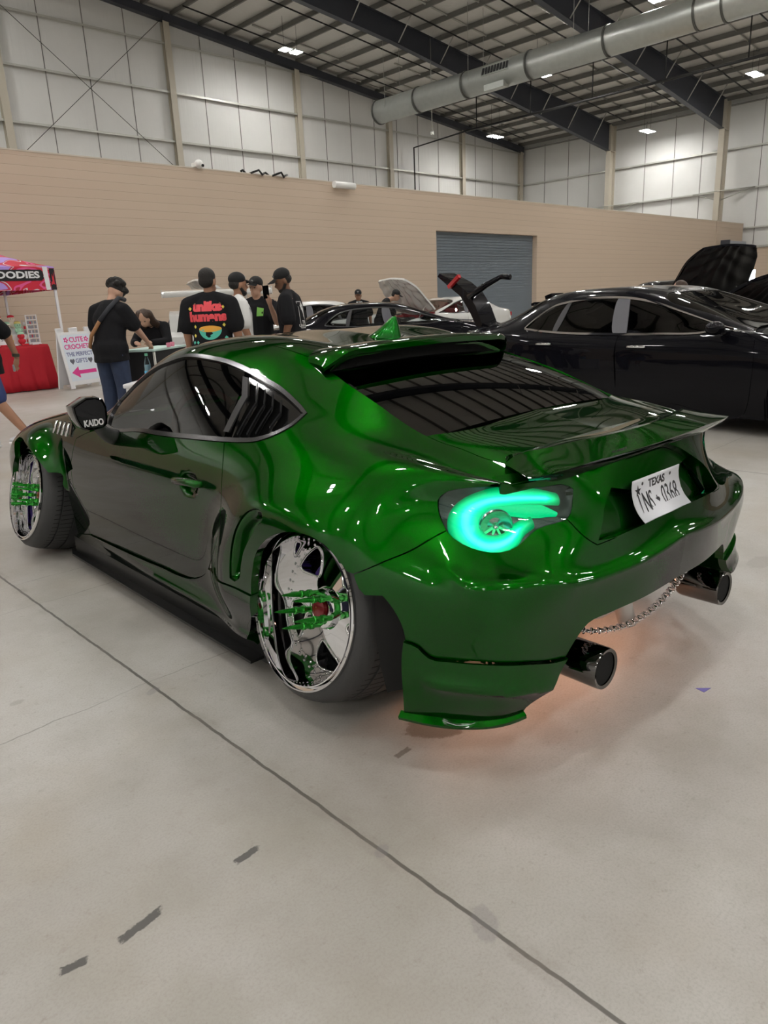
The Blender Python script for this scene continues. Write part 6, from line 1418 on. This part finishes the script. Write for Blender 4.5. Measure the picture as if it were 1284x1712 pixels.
for i in range(4):
    a, b = c4[i], c4[(i+1) % 4]; k = len(V); n = 8
    for r in range(n+1):
        t = r/n; z_ = -.10*math.sin(PI*t)
        V += [a.lerp(pk, t)+Vector((0, 0, z_)), ((a+b)/2).lerp(pk, t)+Vector((0, 0, z_*1.1)), b.lerp(pk, t)+Vector((0, 0, z_))]
    F += [(k+3*r+j, k+3*r+j+1, k+3*r+j+4, k+3*r+j+3) for r in range(n) for j in range(2)]
rf = raw('roof_cloth', V, F, M_CAN, cn, 60); rf.modifiers.new('t', 'SOLIDIFY').thickness = .004
for i in range(4):
    a, b = c4[i], c4[(i+1) % 4]; v = raw('valance', [a, b, b-Vector((0, 0, .42)), a-Vector((0, 0, .42))], [(0, 1, 2, 3)], M_CAN, cn); v.modifiers.new('t', 'SOLIDIFY').thickness = .004
    if i == 0:
        front = v; M0 = frame((hx-.62, -hy-.008, cz1-.15), (1, 0, 0), (0, 0, 1))
        prism('name_panel', [(-1.6, -.10), (.36, -.10), (.40, -.06), (.40, .06), (.36, .10), (-1.6, .10)], .003, M_BLKP, front, M0)
        prism('lower_panel', [(-1.6, -.32), (-.44, -.32), (-.44, -.10), (-1.6, -.10)], .003, M_BLKP, front, M0)
        text('brand_lettering', 'THE GOODIES', .165, M_WHP, front, M0 @ Matrix.Translation((.33, 0, .006)) @ Matrix.Diagonal((1.32, 1, 1, 1)), align='RIGHT', bold=.006)
        text('brand_lettering', 'SUPPLY CO.', .13, M_WHP, front, M0 @ Matrix.Translation((-.47, -.2, .006)), align='RIGHT', bold=.004)
        prism('white_band', [(.42, -.27), (.50, -.27), (.49, .15), (.40, .15)], .004, M_WHP, front, M0)
        prism('logo_panel', [(.52, -.27), (.615, -.27), (.615, .12), (.52, .12)], .004, M_BLKP, front, M0)
        prism('logo_mark', [(.535, -.12), (.555, -.12), (.555, .02), (.575, -.05), (.595, .06), (.590, -.13), (.60, -.18), (.57, -.16), (.535, -.18)], .006, mat('logo_red', (.6, .03, .05), .6), front, M0)
for sx in (-1, 1):
    for sy in (-1, 1):
        pl_ = box('pole', (sx*(hx-.03), sy*(hy-.03), cz1/2), (.045, .045, cz1), M_WHP, cn); box('foot', (0, 0, .01), (.12, .12, .02), M_WHP, pl_).location = (sx*(hx-.03), sy*(hy-.03), 0)
tb = empty('booth_table', (2.05, 13.45, 0), 0, 'long booth table under the red cloth', 'table')
box('table_top', (0, 0, .835), (2.0, .72, .03), M_WHP, tb)
for sx in (-1, 1):
    for sy in (-1, 1): cyl('leg', (sx*.92, sy*.3, 0), (sx*.92, sy*.3, .82), .018, M_GALV, tb, seg=8)
# the cloth hangs in soft folds
n = 120; per = []
hw, hd = 1.02, .38
for i in range(n):
    t = i/n*2*(2*hw+2*hd); 
    if t < 2*hw: p = (-hw+t, -hd)
    elif t < 2*hw+2*hd: p = (hw, -hd+t-2*hw)
    elif t < 4*hw+2*hd: p = (hw-(t-2*hw-2*hd), hd)
    else: p = (-hw, hd-(t-4*hw-2*hd))
    per.append(p)
V = []; F = []
for r, z in enumerate((.855, .853, .80, .6, .4, .2, .015)):
    for i, (x, y) in enumerate(per):
        f = (r-1)/5*.03*(math.sin(i*.9)+.6*math.sin(i*2.3+1)) if r > 1 else 0; d = (1+(r > 0)*.006+max(0, r-1)*.008)
        V.append((x*d+f*(abs(x) > hw-.001), y*d*(1+.05*max(0, r-2)/5)+f*(abs(y) > hd-.001)-(.05*max(0, r-2)/5 if y < 0 else 0), z))
F = [tuple(range(n))]+[(r*n+i, r*n+(i+1) % n, (r+1)*n+(i+1) % n, (r+1)*n+i) for r in range(6) for i in range(n)]
cl = raw('tablecloth', V, F, M_REDC, None, 50); cl.location = (2.05, 13.45, 0); cl.modifiers.new('t', 'SOLIDIFY').thickness = .003; tag(cl, 'red tablecloth hanging to the floor over the booth table', 'tablecloth')
ZT_ = .860
# crochet figures, boxes, stands on the table
def crochet(x, y, cap_m, body_m, label):
    o = empty('crochet_doll', (x, y, ZT_), 0, label, 'doll', 'crochet dolls on the booth table')
    def bd(bm): bm_ell_(bm, (0, 0, .07), (.055, .05, .07)); bm_ell_(bm, (0, 0, .17), (.065, .06, .06)); [bm_ell_(bm, (s*.055, -.02, .08), (.02, .02, .035)) for s in (-1, 1)]
    blob('body', bd, body_m, o, .010, 2)
    bm = bmesh.new(); bm_ell_(bm, (0, .005, .215), (.062, .058, .035)); obj('hat', bm, cap_m, o, 180)
    for s in (-1, 1):
        bm = bmesh.new(); bm_ell_(bm, (s*.022, -.058, .175), (.008, .006, .008)); obj('eye', bm, M_EYE, o, 180)
    return o
M_REDW = mat('red_wool', (.60, .03, .05), .9); M_CREW = mat('cream_wool', (.72, .66, .55), .9); M_GRNW = mat('mint_wool', (.38, .62, .45), .9); M_YELW = mat('yellow_wool', (.70, .60, .20), .9)
crate = empty('display_crate', (2.50, 13.52, ZT_), 0, 'white tiered display crate behind the crochet dolls', 'crate')
box('shelf', (0, 0, .10), (.60, .30, .20), M_WHP, crate); box('shelf', (0, .07, .26), (.60, .16, .12), M_WHP, crate)
for x, y, z, a, b, l in ((2.40, 13.55, .32, M_REDW, M_CREW, 'crochet doll with a red hat, left one on the top tier'), (2.64, 13.55, .32, M_REDW, M_CREW, 'crochet doll with a red hat, right one on the top tier'), (2.50, 13.42, .20, M_GRNW, M_CREW, 'cream crochet doll with a mint hat on the middle tier'),
                         (2.70, 13.42, .20, M_YELW, M_GRNW, 'green crochet doll with a yellow hat on the middle tier'), (2.46, 13.28, 0, M_CREW, M_YELW, 'yellow crochet doll with a cream hat on the cloth'), (2.68, 13.28, 0, M_GRNW, M_REDW, 'red crochet doll with a mint hat on the cloth')):
    d = crochet(x, y, a, b, l); d.location.z = ZT_+z
sg = empty('price_card', (2.22, 13.22, ZT_), .1, 'white price card leaning at the front of the red table', 'card'); box('card', (0, 0, .12), (.34, .012, .24), M_WHP, sg, (-.2, 0, 0)); text('card_text', 'CUTE $8', .07, mat('grey_print', (.16, .16, .17), .7), sg, frame((0, -.032, .12), (1, 0, 0), (0, -.2, 1)))
for k in range(4):
    x = 2.30+.19*k; o = tag(box('gift_tag', (0, 0, 0), (.12, .05, .03), M_WHP if k % 2 else M_REDW, None, None, .004), 'small %s gift tag in the row along the table front, number %s from the left' % (('red', 'white')[k % 2], ('one', 'two', 'three', 'four')[k]), 'gift tag', 'gift tags on the booth table'); o.location = (x, 13.13, ZT_+.015)
for x, y, l, hh, m, n_r in ((2.96, 13.40, 'white rack of earrings on cards standing on the red table', .56, M_WHP, 6), (2.97, 13.68, 'clear wire rack of earrings behind the white rack', .46, M_GALV, 5)):
    o = empty('earring_rack', (x, y, ZT_), -.25, l, 'earring rack', 'earring racks'); bm = bmesh.new(); bm_box(bm, (0, 0, .01), (.22, .16, .02)); 
    for sx in (-1, 1): bm_box(bm, (sx*.095, 0, hh/2), (.018, .02, hh))
    for r in range(n_r+1): bm_box(bm, (0, 0, .03+(hh-.04)*r/n_r), (.20, .015, .014))
    obj('frame', bm, m, o)
    for r in range(n_r):
        for c in (-1, 0, 1):
            box('earring_card', (c*.058, -.012, .03+(hh-.04)*(r+.45)/n_r), (.040, .004, .055), (M_WHP, mat('grey_card', (.28, .28, .32), .6), M_REDW)[(r+c) % 3] if m is M_GALV else mat('grey_card', (.28, .28, .32), .6), o)
# A-frame sign
af = empty('sandwich_board', (3.42, 12.62, 0), .36, 'white sandwich board lettered for cute crochets with a pink arrow', 'sign')
for s, nm in ((1, 'front_panel'), (-1, 'back_panel')):
    tl = math.radians(9)*s; bm = bmesh.new(); bm_box(bm, (0, 0, .56), (.80, .03, 1.0), bev=.012)
    for x in (-.34, .0, .34): bm_box(bm, (x, 0, 1.10), (.13 if x else .20, .03, .09), bev=.01)
    for x in (-.35, .35): bm_box(bm, (x, 0, .04), (.09, .03, .08))
    bmesh.ops.transform(bm, matrix=Matrix.Translation((0, -.17*s, .015)) @ Matrix.Rotation(-tl, 4, 'X'), verts=bm.verts); pn = obj(nm, bm, M_WHP, af)
    if s == 1:
        Mf = Matrix.Translation((0, -.17, .015)) @ Matrix.Rotation(-tl, 4, 'X') @ frame((0, -.018, .56), (1, 0, 0), (0, 0, 1))
        prism('poster', [(-.345, -.42), (.345, -.42), (.345, .45), (-.345, .45)], .002, mat('poster_pale_blue', (.70, .76, .84), .5), pn, Mf)
        MP, MB, MG = mat('magenta_letters', (.72, .05, .28), .6), mat('slate_letters', (.20, .22, .38), .6), mat('grey_heart', (.12, .12, .15), .6)
        for s_t, z, sz, m in (('CUTE', .35, .135, MP), ('CROCHETS', .22, .125, MP), ('THE PERFECT', .08, .105, MB), ('GIFTS', -.05, .115, MB)): text('lettering', s_t, sz, m, pn, Mf @ Matrix.Translation((0, z, .004)), bold=.003)
        prism('arrow', [(-.30, -.26), (-.12, -.15), (-.12, -.225), (.30, -.225), (.30, -.295), (-.12, -.295), (-.12, -.37)], .004, MP, pn, Mf)
        for x in (-.245, .245):
            fl = [(x+.045*(1+.28*math.cos(5*a))*math.cos(a), .355+.045*(1+.28*math.cos(5*a))*math.sin(a)) for a in np.linspace(0, 2*PI, 40, endpoint=False)]; o = prism('flower', fl, .004, MP, pn, Mf)
            prism('flower_centre', [(x+.016*math.cos(a), .355+.016*math.sin(a)) for a in np.linspace(0, 2*PI, 14, endpoint=False)], .006, M_WHP, pn, Mf)
        for x in (-.22, .22): prism('heart', [(x+.0038*16*math.sin(a)**3*.9, -.05+.0038*(13*math.cos(a)-5*math.cos(2*a)-2*math.cos(3*a)-math.cos(4*a))) for a in np.linspace(0, 2*PI, 40, endpoint=False)], .004, MG, pn, Mf)
# craft table by the bent woman
ct = empty('craft_table', (2.36, 7.26, 0), .62, 'small craft table with mint top and black skirt before the seated woman', 'table')
box('table_top', (0, 0, .90), (.95, .44, .03), mat('mint_top', (.55, .72, .68), .5), ct, bev=.008); box('skirt', (0, 0, .70), (.93, .42, .36), mat('black_skirt', (.012, .012, .013), .8), ct)
for sx in (-1, 1):
    for sy in (-1, 1): cyl('leg', (sx*.45, sy*.2, 0), (sx*.45, sy*.2, .88), .018, M_GALV, ct, seg=8)
wb = empty('storage_box', (1.70, 6.28, 0), .75, 'low white storage box below the water bottle', 'box'); box('tub', (0, 0, .27), (.50, .34, .54), M_WHP, wb, bev=.02); box('lid', (0, 0, .56), (.54, .38, .05), M_WHP, wb, bev=.015)
bt = empty('water_bottle', (1.72, 6.26, .585), 0, 'clear water bottle with blue label beside the man with the strap', 'bottle')
lathe('bottle_body', [(0, 0), (.036, 0), (.040, .01), (.040, .10), (.037, .11), (.040, .13), (.040, .20), (.030, .24), (.016, .275), (.016, .29)], M_CLEAR, bt, 24, 'Z'); lathe('label', [(.0405, .03), (.0415, .03), (.0415, .12), (.0405, .12)], mat('blue_label', (.10, .45, .75), .4), bt, 24, 'Z'); lathe('cap', [(0, .318), (.017, .318), (.018, .29), (.0, .29)], mat('green_cap', (.15, .45, .30), .4), bt, 16, 'Z')
lathe('water', [(0, .004), (.035, .004), (.037, .1), (.036, .19), (0, .19)], mat('pale_blue_water', (.45, .68, .80), .1), bt, 20, 'Z')
for x, y, m, l in ((2.42, 7.02, M_REDW, 'small pink pot on the craft table, nearer one'), (2.55, 7.16, mat('pink_clay', (.75, .25, .35), .6), 'small pink pot on the craft table, farther one')):
    o = tag(lathe('clay_pot', [(0, 0), (.024, 0), (.030, .04), (.024, .055), (0, .055)], mat('pink_clay', (.75, .25, .35), .6), None, 16, 'Z'), l, 'pot', 'pots on the craft table'); o.location = (x, y, .916)
# scrap on the floor
o = tag(prism('paper_scrap', [(0, 0), (.045, -.006), (.008, .034)], .001, mat('violet_paper', (.16, .14, .42), .6), None, Matrix.Translation((.083, -.906, .0005))), 'tiny violet paper scrap on the concrete behind the coupe', 'scrap')
